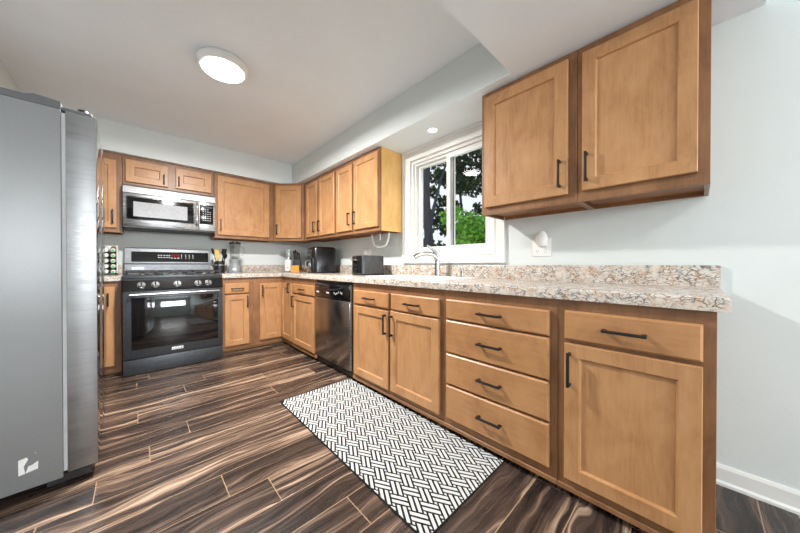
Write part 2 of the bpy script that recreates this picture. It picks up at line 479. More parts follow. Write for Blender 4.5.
# window over the sink
def build_window():
    root = bpy.data.objects.new('window_1', None); COL.objects.link(root)
    root.location = (0, (WY0 + WY1) / 2, WZ0)
    root['kind'] = 'structure'; root['label'] = 'white sliding window over the sink'; root['category'] = 'window'
    oy, oz = root.location.y, root.location.z

    def part(name, bm, mat, par=root, smooth=False):
        if par is root: bmesh.ops.translate(bm, vec=(0, -oy, -oz), verts=bm.verts[:])
        else: bmesh.ops.translate(bm, vec=(0, -oy, -oz), verts=bm.verts[:])
        return obj(name, bm, mat, par, smooth)

    def ring(y0, y1, z0, z1, w, x0, x1, bev=0.0, wb=None, wt=None):
        wb = wb or w; wt = wt or w
        bm = B()
        def pr(poly, bevv=bev):
            # poly in (y, z), extruded along x
            prism(bm, poly, x0, x1, Mx=YZ)
        pr([(y0, z0), (y1, z0), (y1 - w, z0 + wb), (y0 + w, z0 + wb)])
        pr([(y0, z1), (y0 + w, z1 - wt), (y1 - w, z1 - wt), (y1, z1)])
        pr([(y0, z0), (y0 + w, z0 + wb), (y0 + w, z1 - wt), (y0, z1)])
        pr([(y1, z0), (y1, z1), (y1 - w, z1 - wt), (y1 - w, z0 + wb)])
        return bm
    part('casing', ring(-3.342, -2.262, 1.036, 2.138, 0.098, -0.017, -0.0005, wb=0.076), M['trim'])
    part('casing_bead', ring(-3.344, -2.260, 1.034, 2.1395, 0.022, -0.027, -0.0005), M['trim'])
    part('inner_bead', ring(-3.268, -2.350, 1.100, 2.050, 0.018, -0.022, -0.0005), M['trim'])
    part('jamb', ring(-3.2545, -2.3655, 1.1155, 2.0345, 0.030, 0.0, 0.125), M['trim'])
    part('frame', ring(-3.225, -2.395, 1.145, 2.005, 0.022, 0.02, 0.10), M['trim'])
    # fixed rear sash (left) and sliding front sash (right)
    a = part('sash', ring(-2.835, -2.417, 1.155, 1.995, 0.034, 0.052, 0.085), M['trim'])
    part('glass', box(B(), 0.067, 0.071, -2.803, -2.449, 1.187, 1.963), M['pane'], a)
    b = part('sash', ring(-3.203, -2.790, 1.155, 1.995, 0.034, 0.018, 0.05), M['trim'])
    part('glass', box(B(), 0.032, 0.036, -3.171, -2.822, 1.187, 1.963), M['pane'], b)
    bm = B(); box(bm, 0.0105, 0.0185, -2.818, -2.800, 1.60, 1.68, 0.002)
    part('latch', bm, M['white_plastic'], b)
    part('sash_seal', box(B(), 0.0515, 0.056, -2.842, -2.8352, 1.187, 1.963), M['black_plastic'], a)


build_window()


# unseen rear window and patio door, added behind the camera to light the room
def glazed(name, label, cat, axis, c0, c1, z0, z1, pos, rails):
    root = bpy.data.objects.new(name, None); COL.objects.link(root)
    root['kind'] = 'structure'; root['label'] = label; root['category'] = cat
    Mx = Matrix.Translation((0, pos, 0)) @ XZ if axis == 'y' else Matrix.Translation((pos, 0, 0)) @ YZ
    bm = B(); w = 0.06
    xs = [c0, c0 + w]
    for r in rails: xs += [r - w / 2, r + w / 2]
    xs += [c1 - w, c1]
    grid_solid(bm, xs, [z0, z0 + w, z1 - w, z1], lambda i, j: not (i % 2 == 1 and j == 1), 0.02, 0.08, Mx=Mx)
    f = obj('frame', bm, M['trim'], root, False)
    g = B()
    box(g, c0 + w, c1 - w, z0 + w, z1 - w, 0.045, 0.05, Mx=Mx)
    obj('glass', g, M['pane'], f, False)


glazed('added_rear_window', 'wide white rear window added behind the camera to light the room', 'window', 'y', -2.6, -0.4, 1.3, 2.1, YR, [-1.5])
glazed('added_patio_door', 'white sliding patio door, added out of view to let in sky light', 'door', 'x', -7.3, -4.9, 0.0, 2.05, XW - 0.1, [-6.1])


# ------------------------------------------------------------------ cabinets
def handle(par, p, vertical=True, L=0.14, Mx=None):
    """black bar pull centred at p = (x, y_front, z) of the local cabinet frame"""
    x, y, z = p; bm = B(); h = L / 2; r = 0.0055; out = 0.032
    if vertical:
        box(bm, x - r, x + r, y - out, y - out + 2 * r, z - h, z + h, 0.002, 2)
        for k in (-1, 1): box(bm, x - r, x + r, y - out + r, y, z + k * (h - 0.008) - r * 1.3, z + k * (h - 0.008) + r * 1.3, 0.0015)
    else:
        box(bm, x - h, x + h, y - out, y - out + 2 * r, z - r, z + r, 0.002, 2)
        for k in (-1, 1): box(bm, x + k * (h - 0.008) - r * 1.3, x + k * (h - 0.008) + r * 1.3, y - out + r, y, z - r, z + r, 0.0015)
    if Mx is not None: bmesh.ops.transform(bm, matrix=Mx, verts=bm.verts[:])
    return obj('handle', bm, M['black_metal'], par, label='black bar pull')


def door(root, x0, x1, z0, z1, pull=None, sw=0.056, rail=None, Mx=None, mats=('wood', 'wood')):
    """shaker door on the face plane y = 0 (front towards -y) of the local frame"""
    rail = rail or sw; yb, yf, rec = -0.0035, -0.0235, 0.012
    bm = B()

    def loop(a, b, c, d, y): return [bm.verts.new(p) for p in ((a, y, c), (b, y, c), (b, y, d), (a, y, d))]
    e = 0.003
    L0 = loop(x0, x1, z0, z1, yb); L1 = loop(x0, x1, z0, z1, yf + e); L2 = loop(x0 + e, x1 - e, z0 + e, z1 - e, yf)
    L3 = loop(x0 + sw, x1 - sw, z0 + rail, z1 - rail, yf)
    L4 = loop(x0 + sw + 0.0045, x1 - sw - 0.0045, z0 + rail + 0.0045, z1 - rail - 0.0045, yf + 0.0035)
    L5 = loop(x0 + sw + 0.0075, x1 - sw - 0.0075, z0 + rail + 0.0075, z1 - rail - 0.0075, yf + rec)
    for a, b in ((L0, L1), (L1, L2), (L2, L3), (L3, L4), (L4, L5)):
        for i in range(4):
            j = (i + 1) % 4; bm.faces.new((a[i], a[j], b[j], b[i]))
    bm.faces.new(L0[::-1])
    if Mx is not None: bmesh.ops.transform(bm, matrix=Mx, verts=bm.verts[:])
    d = obj('door', bm, M[mats[0]], root, False)
    pb = B()
    box(pb, x0 + sw + 0.007, x1 - sw - 0.007, yf + rec - 0.0004, yf + rec + 0.004, z0 + rail + 0.007, z1 - rail - 0.007, Mx=Mx)
    obj('panel', pb, M[mats[1]], d, False)
    if pull: handle(d, (pull[0], yf, pull[1]), True, pull[2] if len(pull) > 2 else 0.14, Mx)
    return d


def drawer(root, x0, x1, z0, z1, pull_len=0.13, Mx=None):
    bm = B(); yb, yf, e = -0.0035, -0.0235, 0.007
    t = bmesh.new()
    def loop(a, b, c, d, y): return [t.verts.new(p) for p in ((a, y, c), (b, y, c), (b, y, d), (a, y, d))]
    L0 = loop(x0, x1, z0, z1, yb); L1 = loop(x0, x1, z0, z1, yf + 0.006); L2 = loop(x0 + e, x1 - e, z0 + e, z1 - e, yf)
    for a, b in ((L0, L1), (L1, L2)):
        for i in range(4):
            j = (i + 1) % 4; t.faces.new((a[i], a[j], b[j], b[i]))
    t.faces.new(L0[::-1]); t.faces.new(L2)
    merge(bm, t, Mx)
    d = obj('drawer', bm, M['wood_rail'], root, False)
    if pull_len: handle(d, ((x0 + x1) / 2, yf, (z0 + z1) / 2), False, pull_len, Mx)
    return d


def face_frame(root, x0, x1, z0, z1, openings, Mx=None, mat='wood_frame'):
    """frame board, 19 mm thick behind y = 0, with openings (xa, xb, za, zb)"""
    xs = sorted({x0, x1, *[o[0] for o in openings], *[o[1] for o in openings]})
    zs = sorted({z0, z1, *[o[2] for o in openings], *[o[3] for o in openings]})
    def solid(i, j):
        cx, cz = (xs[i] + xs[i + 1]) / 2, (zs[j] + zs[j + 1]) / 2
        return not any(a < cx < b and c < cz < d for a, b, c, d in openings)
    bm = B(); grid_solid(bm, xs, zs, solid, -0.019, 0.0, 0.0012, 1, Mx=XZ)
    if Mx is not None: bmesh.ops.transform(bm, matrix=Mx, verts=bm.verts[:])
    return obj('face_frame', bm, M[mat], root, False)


RB = -math.pi / 2      # cabinets of the right wall face -x
ZB0, ZB1 = 0.034, 0.868
BD = 0.588             # carcass depth


def base_cabinet(name, label, loc, rz, w, doors=(), drawers=(), toe='black', top=ZB1 - 0.0008, cat='cabinet'):
    """local x along the face, -y out into the room; loc is the left end of the face on the floor"""
    r = empty(name, loc, label, cat, rz)
    ops = [(a + 0.016, b - 0.016, c + 0.014, d - 0.014) for a, b, c, d, *_ in list(doors) + list(drawers)]
    face_frame(r, 0.0005, w - 0.0005, ZB0, ZB1 - 0.0008, ops)
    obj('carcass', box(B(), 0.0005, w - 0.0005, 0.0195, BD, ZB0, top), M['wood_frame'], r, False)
    if toe == 'black':
        obj('toe_kick', box(B(), 0.0005, w - 0.0005, 0.07, BD - 0.02, 0.0, ZB0 - 0.0002), M['toe'], r, False)
    else:
        obj('toe_kick', box(B(), 0.0005, w - 0.0005, 0.055, BD - 0.02, 0.0, ZB0 - 0.0002), M['wood'], r, False)
    if toe == 'black': obj('base_rail', box(B(), 0.0005, w - 0.0005, -0.009, -0.0002, ZB0, ZB0 + 0.024, 0.003), M['wood_frame'], r, False)
    for d in drawers: drawer(r, *d)
    for d in doors: door(r, *d[:4], pull=d[4] if len(d) > 4 else None)
    return r


XF, YF = -0.61, -0.61      # base face planes
# end cabinet (nearest)
yA, yB, yC, yD, yE_, yF_ = -4.358, -3.887, -3.252, -2.262, -1.575, -0.984
base_cabinet('base_cabinet', 'wooden base cabinet at the near end of the run, one drawer over one wide door', (XF, yB, 0), RB, yB - yA,
             doors=[(0.031, 0.440, 0.094, 0.681, (0.053, 0.573, 0.145))], drawers=[(0.031, 0.440, 0.697, 0.821, 0.135)])
base_cabinet('drawer_cabinet', 'wooden base cabinet of four stacked drawers between sink cabinet and end cabinet', (XF, yC, 0), RB, yC - yB,
             drawers=[(0.028, 0.604, 0.697, 0.812, 0.135), (0.028, 0.604, 0.497, 0.687, 0.135), (0.028, 0.604, 0.309, 0.487, 0.135), (0.028, 0.604, 0.100, 0.298, 0.135)])
base_cabinet('sink_cabinet', 'wooden base cabinet with two drawer fronts and two doors below the sink', (XF, yD, 0), RB, yD - yC,
             doors=[(0.040, 0.486, 0.090, 0.674, (0.462, 0.575, 0.15)), (0.512, 0.963, 0.096, 0.680, (0.536, 0.575, 0.15))],
             drawers=[(0.040, 0.488, 0.692, 0.806, 0.135), (0.514, 0.963, 0.692, 0.808, 0.135)], top=0.70)
base_cabinet('base_cabinet', 'wooden base cabinet with small drawer and door just left of the dishwasher', (XF, yF_, 0), RB, yF_ - yE_,
             doors=[(0.018, 0.568, 0.088, 0.668, (0.055, 0.585, 0.13))], drawers=[(0.010, 0.575, 0.688, 0.795, 0.13)])
# stove side
base_cabinet('base_cabinet', 'wooden base cabinet with narrow drawer and door just right of the range', (-1.297, YF, 0), 0, 0.340,
             doors=[(0.042, 0.294, 0.080, 0.668, (0.272, 0.585, 0.14))], drawers=[(0.040, 0.294, 0.684, 0.803, 0.13)], toe='wood')
base_cabinet('base_cabinet', 'narrow wooden base cabinet between the refrigerator and the range', (-2.60, YF, 0), 0, 0.512,
             doors=[(0.06, 0.468, 0.085, 0.815, (0.425, 0.70, 0.12))], toe='wood')


def corner_base():
    r = empty('corner_base_cabinet', (0, 0, 0), 'wooden corner base cabinet with two narrow doors meeting in the inner corner', 'cabinet')
    bm = B()
    x0, y1 = -0.9565, -0.9835
    grid_solid(bm, [x0, XF + 0.0195, -0.022], [y1, YF + 0.0195, -0.022], lambda i, j: not (i == 0 and j == 0), ZB0, ZB1 - 0.0008)
    obj('carcass', bm, M['wood_frame'], r, False)
    bm = B()
    grid_solid(bm, [x0, XF + 0.07, -0.04], [y1, YF + 0.055, -0.04], lambda i, j: not (i == 0 and j == 0), 0.0, ZB0 - 0.0002)
    obj('toe_kick', bm, M['wood'], r, False)
    MA = Matrix.Translation((x0, YF, 0))
    MB_ = Matrix.Translation((XF, YF, 0)) @ Matrix.Rotation(RB, 4, 'Z')
    wa, wb_ = XF - x0, YF - y1
    face_frame(r, 0.0, wa, ZB0, ZB1 - 0.0008, [(0.09, wa - 0.03, 0.11, 0.775)], MA)
    face_frame(r, 0.0, wb_, ZB0, ZB1 - 0.0008, [(0.04, wb_ - 0.03, 0.11, 0.775)], MB_)
    door(r, 0.072, wa - 0.008, 0.094, 0.790, (0.098, 0.70, 0.14), Mx=MA)
    door(r, 0.030, wb_ - 0.012, 0.094, 0.790, (wb_ - 0.07, 0.735, 0.12), Mx=MB_)


corner_base()

# ---------------- upper cabinets
ZU0, ZU1 = 1.345, 2.1375


def upper_cabinet(name, label, loc, rz, w, doors, depth=0.304, z0=ZU0, z1=ZU1, ends=(None, None), cat='cabinet'):
    r = empty(name, (loc[0], loc[1], z0), label, cat, rz)
    T = Matrix.Translation((0, 0, -z0))
    ops = [(a + 0.016, b - 0.016, c + 0.014, d - 0.014) for a, b, c, d, *_ in doors]
    face_frame(r, 0.0005, w - 0.0005, z0, z1, ops, T)
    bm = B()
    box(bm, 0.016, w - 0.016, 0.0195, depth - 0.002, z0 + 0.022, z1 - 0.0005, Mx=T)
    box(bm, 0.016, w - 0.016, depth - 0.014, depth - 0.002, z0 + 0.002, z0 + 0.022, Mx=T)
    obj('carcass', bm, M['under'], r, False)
    for k, e in enumerate(ends):
        xa = 0.0005 if k == 0 else w - 0.016
        bm = B(); box(bm, xa, xa + 0.0155, 0.0195, depth - 0.002, z0 + 0.001, z1 - 0.0005, Mx=T)
        obj('end_panel', bm, M[e or 'wood_frame'], r, False)
    for d in doors:
        door(r, d[0], d[1], d[2], d[3], d[4] if len(d) > 4 else None, sw=d[5] if len(d) > 5 else 0.056, Mx=T)
    return r


XU, YU = -0.305, -0.305
upper_cabinet('wall_cabinet', 'large wooden wall cabinet nearest the camera, one door with pull at lower left', (XU, -3.882, 0), RB, 0.465,
              [(0.024, 0.430, 1.395, 2.095, (0.046, 1.510, 0.145))])
upper_cabinet('wall_cabinet', 'wooden wall cabinet beside the window, one door with pull at lower right', (XU, -3.327, 0), RB, 0.554,
              [(0.030, 0.514, 1.390, 2.100, (0.478, 1.502, 0.145), 0.062)])
upper_cabinet('wall_cabinet', 'two-door wall cabinet ending at the left of the window with a bare golden side', (XU, -1.468, 0), RB, 0.786,
              [(0.024, 0.338, 1.384, 2.085, (0.296, 1.503, 0.135), 0.05), (0.374, 0.772, 1.384, 2.095, (0.402, 1.505, 0.135), 0.05)], ends=(None, 'veneer'))
upper_cabinet('wall_cabinet', 'two-door wall cabinet next to the corner, above the black air fryer', (XU, -0.612, 0), RB, 0.8555,
              [(0.096, 0.402, 1.382, 2.085, (0.344, 1.502, 0.135), 0.05), (0.456, 0.828, 1.382, 2.09, (0.446 + 0.03, 1.500, 0.135), 0.05)])


def corner_upper():
    r = empty('corner_wall_cabinet', (0, 0, ZU0), 'diagonal wooden corner wall cabinet with a single narrow door', 'cabinet')
    q = 0.0138
    pts = [(-0.002, -0.002), (-0.611, -0.002), (-0.611, -0.305 + q), (-0.305 + q, -0.611), (-0.002, -0.611)]
    bm = B(); prism(bm, pts, 0.022, ZU1 - ZU0 - 0.0005)
    obj('carcass', bm, M['under'], r, False)
    w = 0.305 * math.sqrt(2)
    Mx = Matrix.Translation((-0.61, -0.305, -ZU0)) @ Matrix.Rotation(-math.pi / 4, 4, 'Z')
    face_frame(r, 0.004, w - 0.004, ZU0, ZU1, [(0.06, w - 0.06, 1.40, 2.08)], Mx)
    door(r, 0.042, w - 0.038, 1.384, 2.098, (0.066, 1.50, 0.135), sw=0.056, Mx=Mx)


corner_upper()
upper_cabinet('wall_cabinet', 'wide single-door wall cabinet between the microwave and the corner', (-1.2985, YU, 0), 0, 0.685,
              [(0.030, 0.628, 1.386, 2.105, (0.060, 1.503, 0.14), 0.066)])
upper_cabinet('wall_cabinet', 'short two-door wall cabinet directly above the microwave', (-2.086, YU, 0), 0, 0.785,
              [(0.022, 0.356, 1.870, 2.098, (0.322, 1.945, 0.105), 0.066), (0.424, 0.756, 1.873, 2.097, (0.450, 1.950, 0.105), 0.066)], z0=1.838)
upper_cabinet('wall_cabinet', 'narrow wooden wall cabinet left of the microwave, half hidden by the refrigerator', (-2.55, YU, 0), 0, 0.462,
              [(0.05, 0.421, 1.388, 2.065, (0.394, 1.50, 0.14))])

# ------------------------------------------------------------------ worktops
ZT = 0.914
YCE = -4.386


def worktop():
    r = empty('worktop', (0, 0, ZB1), 'speckled beige granite worktop running round the corner and along the window wall', 'worktop')
    T = Matrix.Translation((0, 0, -ZB1))
    xs = [-1.2985, -0.635, -0.535, -0.118, -0.0015]
    ys = [YCE, -3.135, -2.375, -0.635, -0.0015]
    def solid(i, j):
        if i == 0: return j == 3
        return not (i == 2 and j == 1)
    bm = B()
    grid_solid(bm, xs, ys, solid, ZB1, ZT, 0.011, 3, lambda c: c.x < -0.6 or c.y < YCE + 0.01, Mx=T)
    obj('slab', bm, M['granite'], r)
    bm = B()
    grid_solid(bm, [-1.2985, -0.0235, -0.0015], [YCE + 0.001, -0.0235, -0.0015], lambda i, j: not (i == 0 and j == 0), ZT, 1.016, 0.004, 2, Mx=T)
    obj('backsplash', bm, M['granite'], r)


worktop()


def side_worktop():
    r = empty('worktop', (-2.34, -0.3, ZB1), 'short piece of granite worktop between refrigerator and range', 'worktop')
    T = Matrix.Translation((2.34, 0.3, -ZB1))
    bm = B(); grid_solid(bm, [-2.60, -2.0885], [-0.635, -0.0015], lambda i, j: True, ZB1, ZT, 0.011, 3, lambda c: c.y < -0.6, Mx=T)
    obj('slab', bm, M['granite'], r)
    bm = B(); box(bm, -2.60, -2.0885, -0.0235, -0.0015, ZT, 1.016, 0.003, Mx=T)
    obj('backsplash', bm, M['granite'], r)


side_worktop()


# ------------------------------------------------------------------ range
def lettering(bm, x, z, y, w, h, n, seed):
    """a row of small light strokes"""
    rr = random.Random(seed)
    for k in range(n):
        xa = x + w * k / n; ww = w / n
        box(bm, xa + 0.15 * ww, xa + ww * (0.45 + 0.35 * rr.random()), y - 0.0006, y, z, z + h * (0.6 + 0.4 * rr.random()))


def build_range():
    x0, x1 = -2.080, -1.3035; W = x1 - x0; yf = -0.765
    r = empty('gas_range', ((x0 + x1) / 2, -0.36, 0), 'dark slate gas range with silver knobs below the microwave', 'range')
    ox, oy = (x0 + x1) / 2, -0.36
    h = W / 2

    def part(name, bm, mat, par=r, smooth=True, label=None):
        bmesh.ops.translate(bm, vec=(0, 0.36, 0), verts=bm.verts[:])
        return obj(name, bm, mat, par, smooth, label)
    part('body', box(B(), -h, h, yf + 0.012, -0.012, 0.012, 0.895, 0.003), M['black_plastic'])
    for sx in (-1, 1):
        for y in (-0.62, -0.1):
            part('foot', cyl(B(), (sx * (h - 0.05), y, 0.0), (sx * (h - 0.05), y, 0.013), 0.02), M['black_plastic'])
    # drawer
    part('drawer', box(B(), -h + 0.002, h - 0.002, yf - 0.018, yf + 0.011, 0.006, 0.146, 0.004, 2), M['slate'])
    # oven door with window and full width handle
    d = part('oven_door', box(B(), -h + 0.002, h - 0.002, yf - 0.024, yf + 0.011, 0.152, 0.772, 0.005, 2), M['slate'])
    part('window', box(B(), -h + 0.058, h - 0.045, yf - 0.0265, yf - 0.020, 0.235, 0.715, 0.003, 2), M['oven_glass'], d)
    bm = B()
    tube(bm, [(-h + 0.045, yf - 0.062, 0.746), (h - 0.04, yf - 0.062, 0.746)], 0.013, 12)
    for sx in (-h + 0.07, h - 0.065): box(bm, sx - 0.012, sx + 0.012, yf - 0.06, yf - 0.022, 0.736, 0.756, 0.003)
    part('handle', bm, M['chrome'], d, label='bright full width bar handle')
    bm = B(); box(bm, -0.045, 0.045, yf - 0.0262, yf - 0.023, 0.185, 0.212, 0.001)
    bd = part('badge', bm, M['mark'], d)
    bm = B(); lettering(bm, -0.038, 0.191, yf - 0.0264, 0.076, 0.014, 6, 3)
    part('badge_lettering', bm, M['dark_trim'], d)
    # sloped control panel
    prof = [(yf - 0.026, 0.778), (yf - 0.026, 0.795), (yf + 0.004, 0.872), (yf + 0.05, 0.885), (yf + 0.05, 0.778)]
    PX = Matrix(((0, 0, 1, 0), (1, 0, 0, 0), (0, 1, 0, 0), (0, 0, 0, 1)))
    p = part('control_panel', prism(B(), prof, -h + 0.001, h - 0.001, Mx=PX), M['black_gloss'], smooth=False)
    nrm = Vector((0, -0.93, 0.36)).normalized()
    for kx in (-0.262, -0.163, 0.002, 0.168, 0.257):
        c = Vector((kx, yf - 0.0125, 0.829))
        bm = B(); cyl(bm, c, c + nrm * 0.008, 0.030, 0.029, 24); cyl(bm, c + nrm * 0.008, c + nrm * 0.032, 0.025, 0.022, 24)
        kn = part('knob', bm, M['chrome'], p, label='round silver burner knob')
        bm = B(); t = Vector((0, 0.36, 0.93)).normalized()
        q = c + nrm * 0.0325
        a_, b_ = q - t * 0.02, q + t * 0.02
        cyl(bm, a_, b_, 0.005, n=8)
        part('pointer', bm, M['black_plastic'], kn)
    # cooktop
    bm = B(); box(bm, -h, h, yf + 0.0, -0.10, 0.886, 0.916, 0.006, 2)
    part('cooktop', bm, M['slate'])
    for k, cx in enumerate((-0.255, 0.0, 0.255)):
        bm = B(); w2 = 0.122
        ya, yb = yf + 0.035, -0.125
        zt = 0.958
        for yy in (ya, (ya + yb) / 2, yb): box(bm, cx - w2, cx + w2, yy - 0.007, yy + 0.007, zt - 0.016, zt, 0.002)
        for xx in (cx - w2 + 0.007, cx, cx + w2 - 0.007): box(bm, xx - 0.007, xx + 0.007, ya, yb, zt - 0.016, zt, 0.002)
        for xx in (cx - w2 + 0.007, cx + w2 - 0.007):
            for yy in (ya, yb): box(bm, xx - 0.008, xx + 0.008, yy - 0.008, yy + 0.008, 0.916, zt - 0.01, 0.002)
        part('grate', bm, M['iron'], label='black iron burner grate')
    for cx, cy in ((-0.255, -0.52), (-0.255, -0.26), (0, -0.40), (0.255, -0.52), (0.255, -0.26)):
        bm = B(); lathe(bm, [(0.0, 0.934), (0.035, 0.934), (0.04, 0.930), (0.04, 0.922), (0.055, 0.920), (0.058, 0.916)], (cx, cy), 20)
        part('burner', bm, M['nickel'])
    # backguard
    prof = [(-0.012, 0.886), (-0.105, 0.886), (-0.105, 1.022), (-0.082, 1.036), (-0.058, 1.200), (-0.048, 1.208), (-0.012, 1.208)]
    bg = part('backguard', prism(B(), prof, -h, h, Mx=PX), M['range_guard'], smooth=False)
    sl = (0.024) / (0.164)
    def bgy(z): return -0.082 + (z - 1.036) * sl
    for nm, xa, xb, za, zb, mt in (('control_glass', -h + 0.052, h - 0.022, 1.052, 1.166, 'black_gloss'),):
        t = bmesh.new()
        v = [t.verts.new(q) for q in ((xa, bgy(za) - 0.002, za), (xb, bgy(za) - 0.002, za), (xb, bgy(zb) - 0.002, zb), (xa, bgy(zb) - 0.002, zb), (xa, bgy(za) + .002, za), (xb, bgy(za) + .002, za), (xb, bgy(zb) + .002, zb), (xa, bgy(zb) + .002, zb))]
        for f in ((0, 1, 2, 3), (7, 6, 5, 4), (0, 4, 5, 1), (1, 5, 6, 2), (2, 6, 7, 3), (3, 7, 4, 0)): t.faces.new([v[i] for i in f])
        cg = part(nm, t, M[mt], bg, False)
    bm = B()
    for k, x in enumerate((-0.115, -0.092, -0.066, -0.042, -0.02)):
        for z in (1.098, 1.122): box(bm, x, x + 0.013, bgy(z) - 0.0028, bgy(z) - 0.0016, z, z + 0.010)
    for k, x in enumerate((0.095, 0.135, 0.17, 0.205)):
        for z in (1.094, 1.112, 1.13): box(bm, x, x + 0.008, bgy(z) - 0.0028, bgy(z) - 0.0016, z, z + 0.009)
    for x in (0.0, 0.03, 0.06): box(bm, x, x + 0.018, bgy(1.094) - 0.0028, bgy(1.094) - 0.0016, 1.092, 1.101)
    part('key_marks', bm, M['mark'], bg, False)
    bm = B()
    for x in (0.006, 0.026, 0.050, 0.068): box(bm, x, x + 0.010, bgy(1.122) - 0.0028, bgy(1.122) - 0.0016, 1.116, 1.138)
    part('clock_digits', bm, M['red_digit'], bg, False)
    bm = B(); box(bm, -h + 0.055, -h + 0.155, -0.1062, -0.1052, 0.965, 0.995)
    part('rating_label', bm, M['paper'], bg, False)


build_range()


# ------------------------------------------------------------------ microwave
def build_microwave():
    x0, x1 = -2.0835, -1.3015; yf = -0.385; z0, z1 = 1.392, 1.8355
    cx = (x0 + x1) / 2; h = (x1 - x0) / 2
    r = empty('microwave', (cx, yf, z0), 'stainless over-the-range microwave under the short wall cabinet', 'microwave')

    def part(name, bm, mat, par=r, smooth=True, label=None):
        bmesh.ops.translate(bm, vec=(0, -yf, -z0), verts=bm.verts[:])
        return obj(name, bm, mat, par, smooth, label)
    part('body', box(B(), -h, h, yf + 0.03, -0.004, z0 + 0.012, z1, 0.002), M['dark_trim'])
    # vent strip slopes back to the top
    PX = Matrix(((0, 0, 1, 0), (1, 0, 0, 0), (0, 1, 0, 0), (0, 0, 0, 1)))
    v = part('vent', prism(B(), [(yf + 0.031, 1.749), (yf - 0.004, 1.749), (yf + 0.006, 1.815), (yf + 0.015, 1.828), (yf + 0.031, 1.828)], -h, h, Mx=PX), M['vent_steel'], smooth=False)
    # door
    dx1 = 0.205
    d = part('door', box(B(), -h, dx1 + 0.022, yf - 0.006, yf + 0.031, 1.415, 1.744, 0.004, 2), M['steel'])
    part('window_frame', box(B(), -h + 0.022, dx1 - 0.018, yf - 0.0075, yf - 0.003, 1.478, 1.714, 0.012, 3), M['black_gloss'], d)
    part('window', box(B(), -h + 0.076, dx1 - 0.080, yf - 0.0085, yf - 0.005, 1.512, 1.664, 0.001), M['mw_window'], d)
    bm = B()
    tube(bm, curve_pts([(dx1 + 0.004, yf - 0.004, 1.712), (dx1 + 0.004, yf - 0.035, 1.695), (dx1 + 0.004, yf - 0.042, 1.60), (dx1 + 0.004, yf - 0.038, 1.50), (dx1 + 0.004, yf - 0.004, 1.47)], 6), 0.0135, 12)
    part('handle', bm, M['chrome'], d, label='curved vertical chrome handle')
    # control side
    p = part('control_panel', box(B(), dx1 + 0.024, h, yf - 0.006, yf + 0.031, 1.415, 1.744, 0.004, 2), M['steel'])
    part('keypad', box(B(), dx1 + 0.030, h - 0.022, yf - 0.0075, yf - 0.003, 1.487, 1.714, 0.004, 2), M['black_gloss'], p)
    bm = B()
    for i in range(4):
        for j in range(6):
            if j == 5 and i in (0, 3): continue
            x = dx1 + 0.062 + i * 0.022; z = 1.53 + j * 0.025
            box(bm, x, x + 0.010, yf - 0.0083, yf - 0.007, z, z + 0.007)
    part('key_marks', bm, M['mark'], p, False)
    bm = B(); box(bm, dx1 + 0.04, h - 0.034, yf - 0.0083, yf - 0.007, 1.675, 1.698)
    part('display', bm, M['black_plastic'], p)
    part('base_vent', box(B(), -h + 0.01, h - 0.004, yf + 0.0, -0.02, z0, z0 + 0.0225, 0.004), M['iron'])
    part('lower_trim', box(B(), -h, h, yf - 0.002, yf + 0.03, 1.3985, 1.4148, 0.002), M['black_plastic'])


build_microwave()


# ------------------------------------------------------------------ dishwasher
def build_dishwasher():
    w = yE_ - yD
    r = empty('dishwasher', (XF, yE_, 0), 'dark stainless dishwasher with black control panel', 'dishwasher', RB)
    obj('body', box(B(), 0.003, w - 0.003, 0.01, BD - 0.01, 0.02, ZB1 - 0.004), M['black_plastic'], r, False)
    bm = B()
    for sx in (0.05, w - 0.05):
        for y in (0.09, 0.5): cyl(bm, (sx, y, 0.0), (sx, y, 0.0205), 0.018)
    obj('feet', bm, M['black_plastic'], r)
    d = obj('door', box(B(), 0.010, w - 0.028, -0.022, 0.0098, 0.088, 0.692, 0.006, 2), M['dark_steel'], r)
    p = obj('control_panel', box(B(), 0.010, w - 0.028, -0.024, 0.0098, 0.697, 0.838, 0.006, 2), M['black_gloss'], r)
    # curved lip of the pocket handle
    bm = B()
    pts = [(0.10 + (w - 0.23) * t, -0.030, 0.806 - 0.030 * math.sin(math.pi * t)) for t in [i / 14 for i in range(15)]]
    tube(bm, pts, 0.007, 8)
    obj('pocket_handle', bm, M['black_plastic'], p)
    bm = B()
    for x, z, ww, hh in ((0.05, 0.738, 0.05, 0.014), (0.255, 0.742, 0.05, 0.012), (0.395, 0.748, 0.014, 0.012), (0.42, 0.738, 0.014, 0.012), (0.445, 0.748, 0.014, 0.012), (0.475, 0.755, 0.008, 0.022), (0.51, 0.755, 0.008, 0.022), (0.535, 0.748, 0.008, 0.022)):
        box(bm, x, x + ww, -0.0246, -0.0236, z, z + hh)
    obj('key_marks', bm, M['mark'], p, False)
    obj('side_trim', box(B(), w - 0.026, w - 0.016, -0.014, 0.0098, 0.088, 0.838, 0.002), M['steel'], r)
    obj('kick_plate', box(B(), 0.006, w - 0.006, 0.035, 0.05, 0.012, 0.084), M['toe'], r, False)


build_dishwasher()


# ------------------------------------------------------------------ refrigerator
def two_tone(o):
    o.data.materials.append(M['front_steel'])
    for p in o.data.polygons:
        if p.normal.x > 0.9: p.material_index = 1


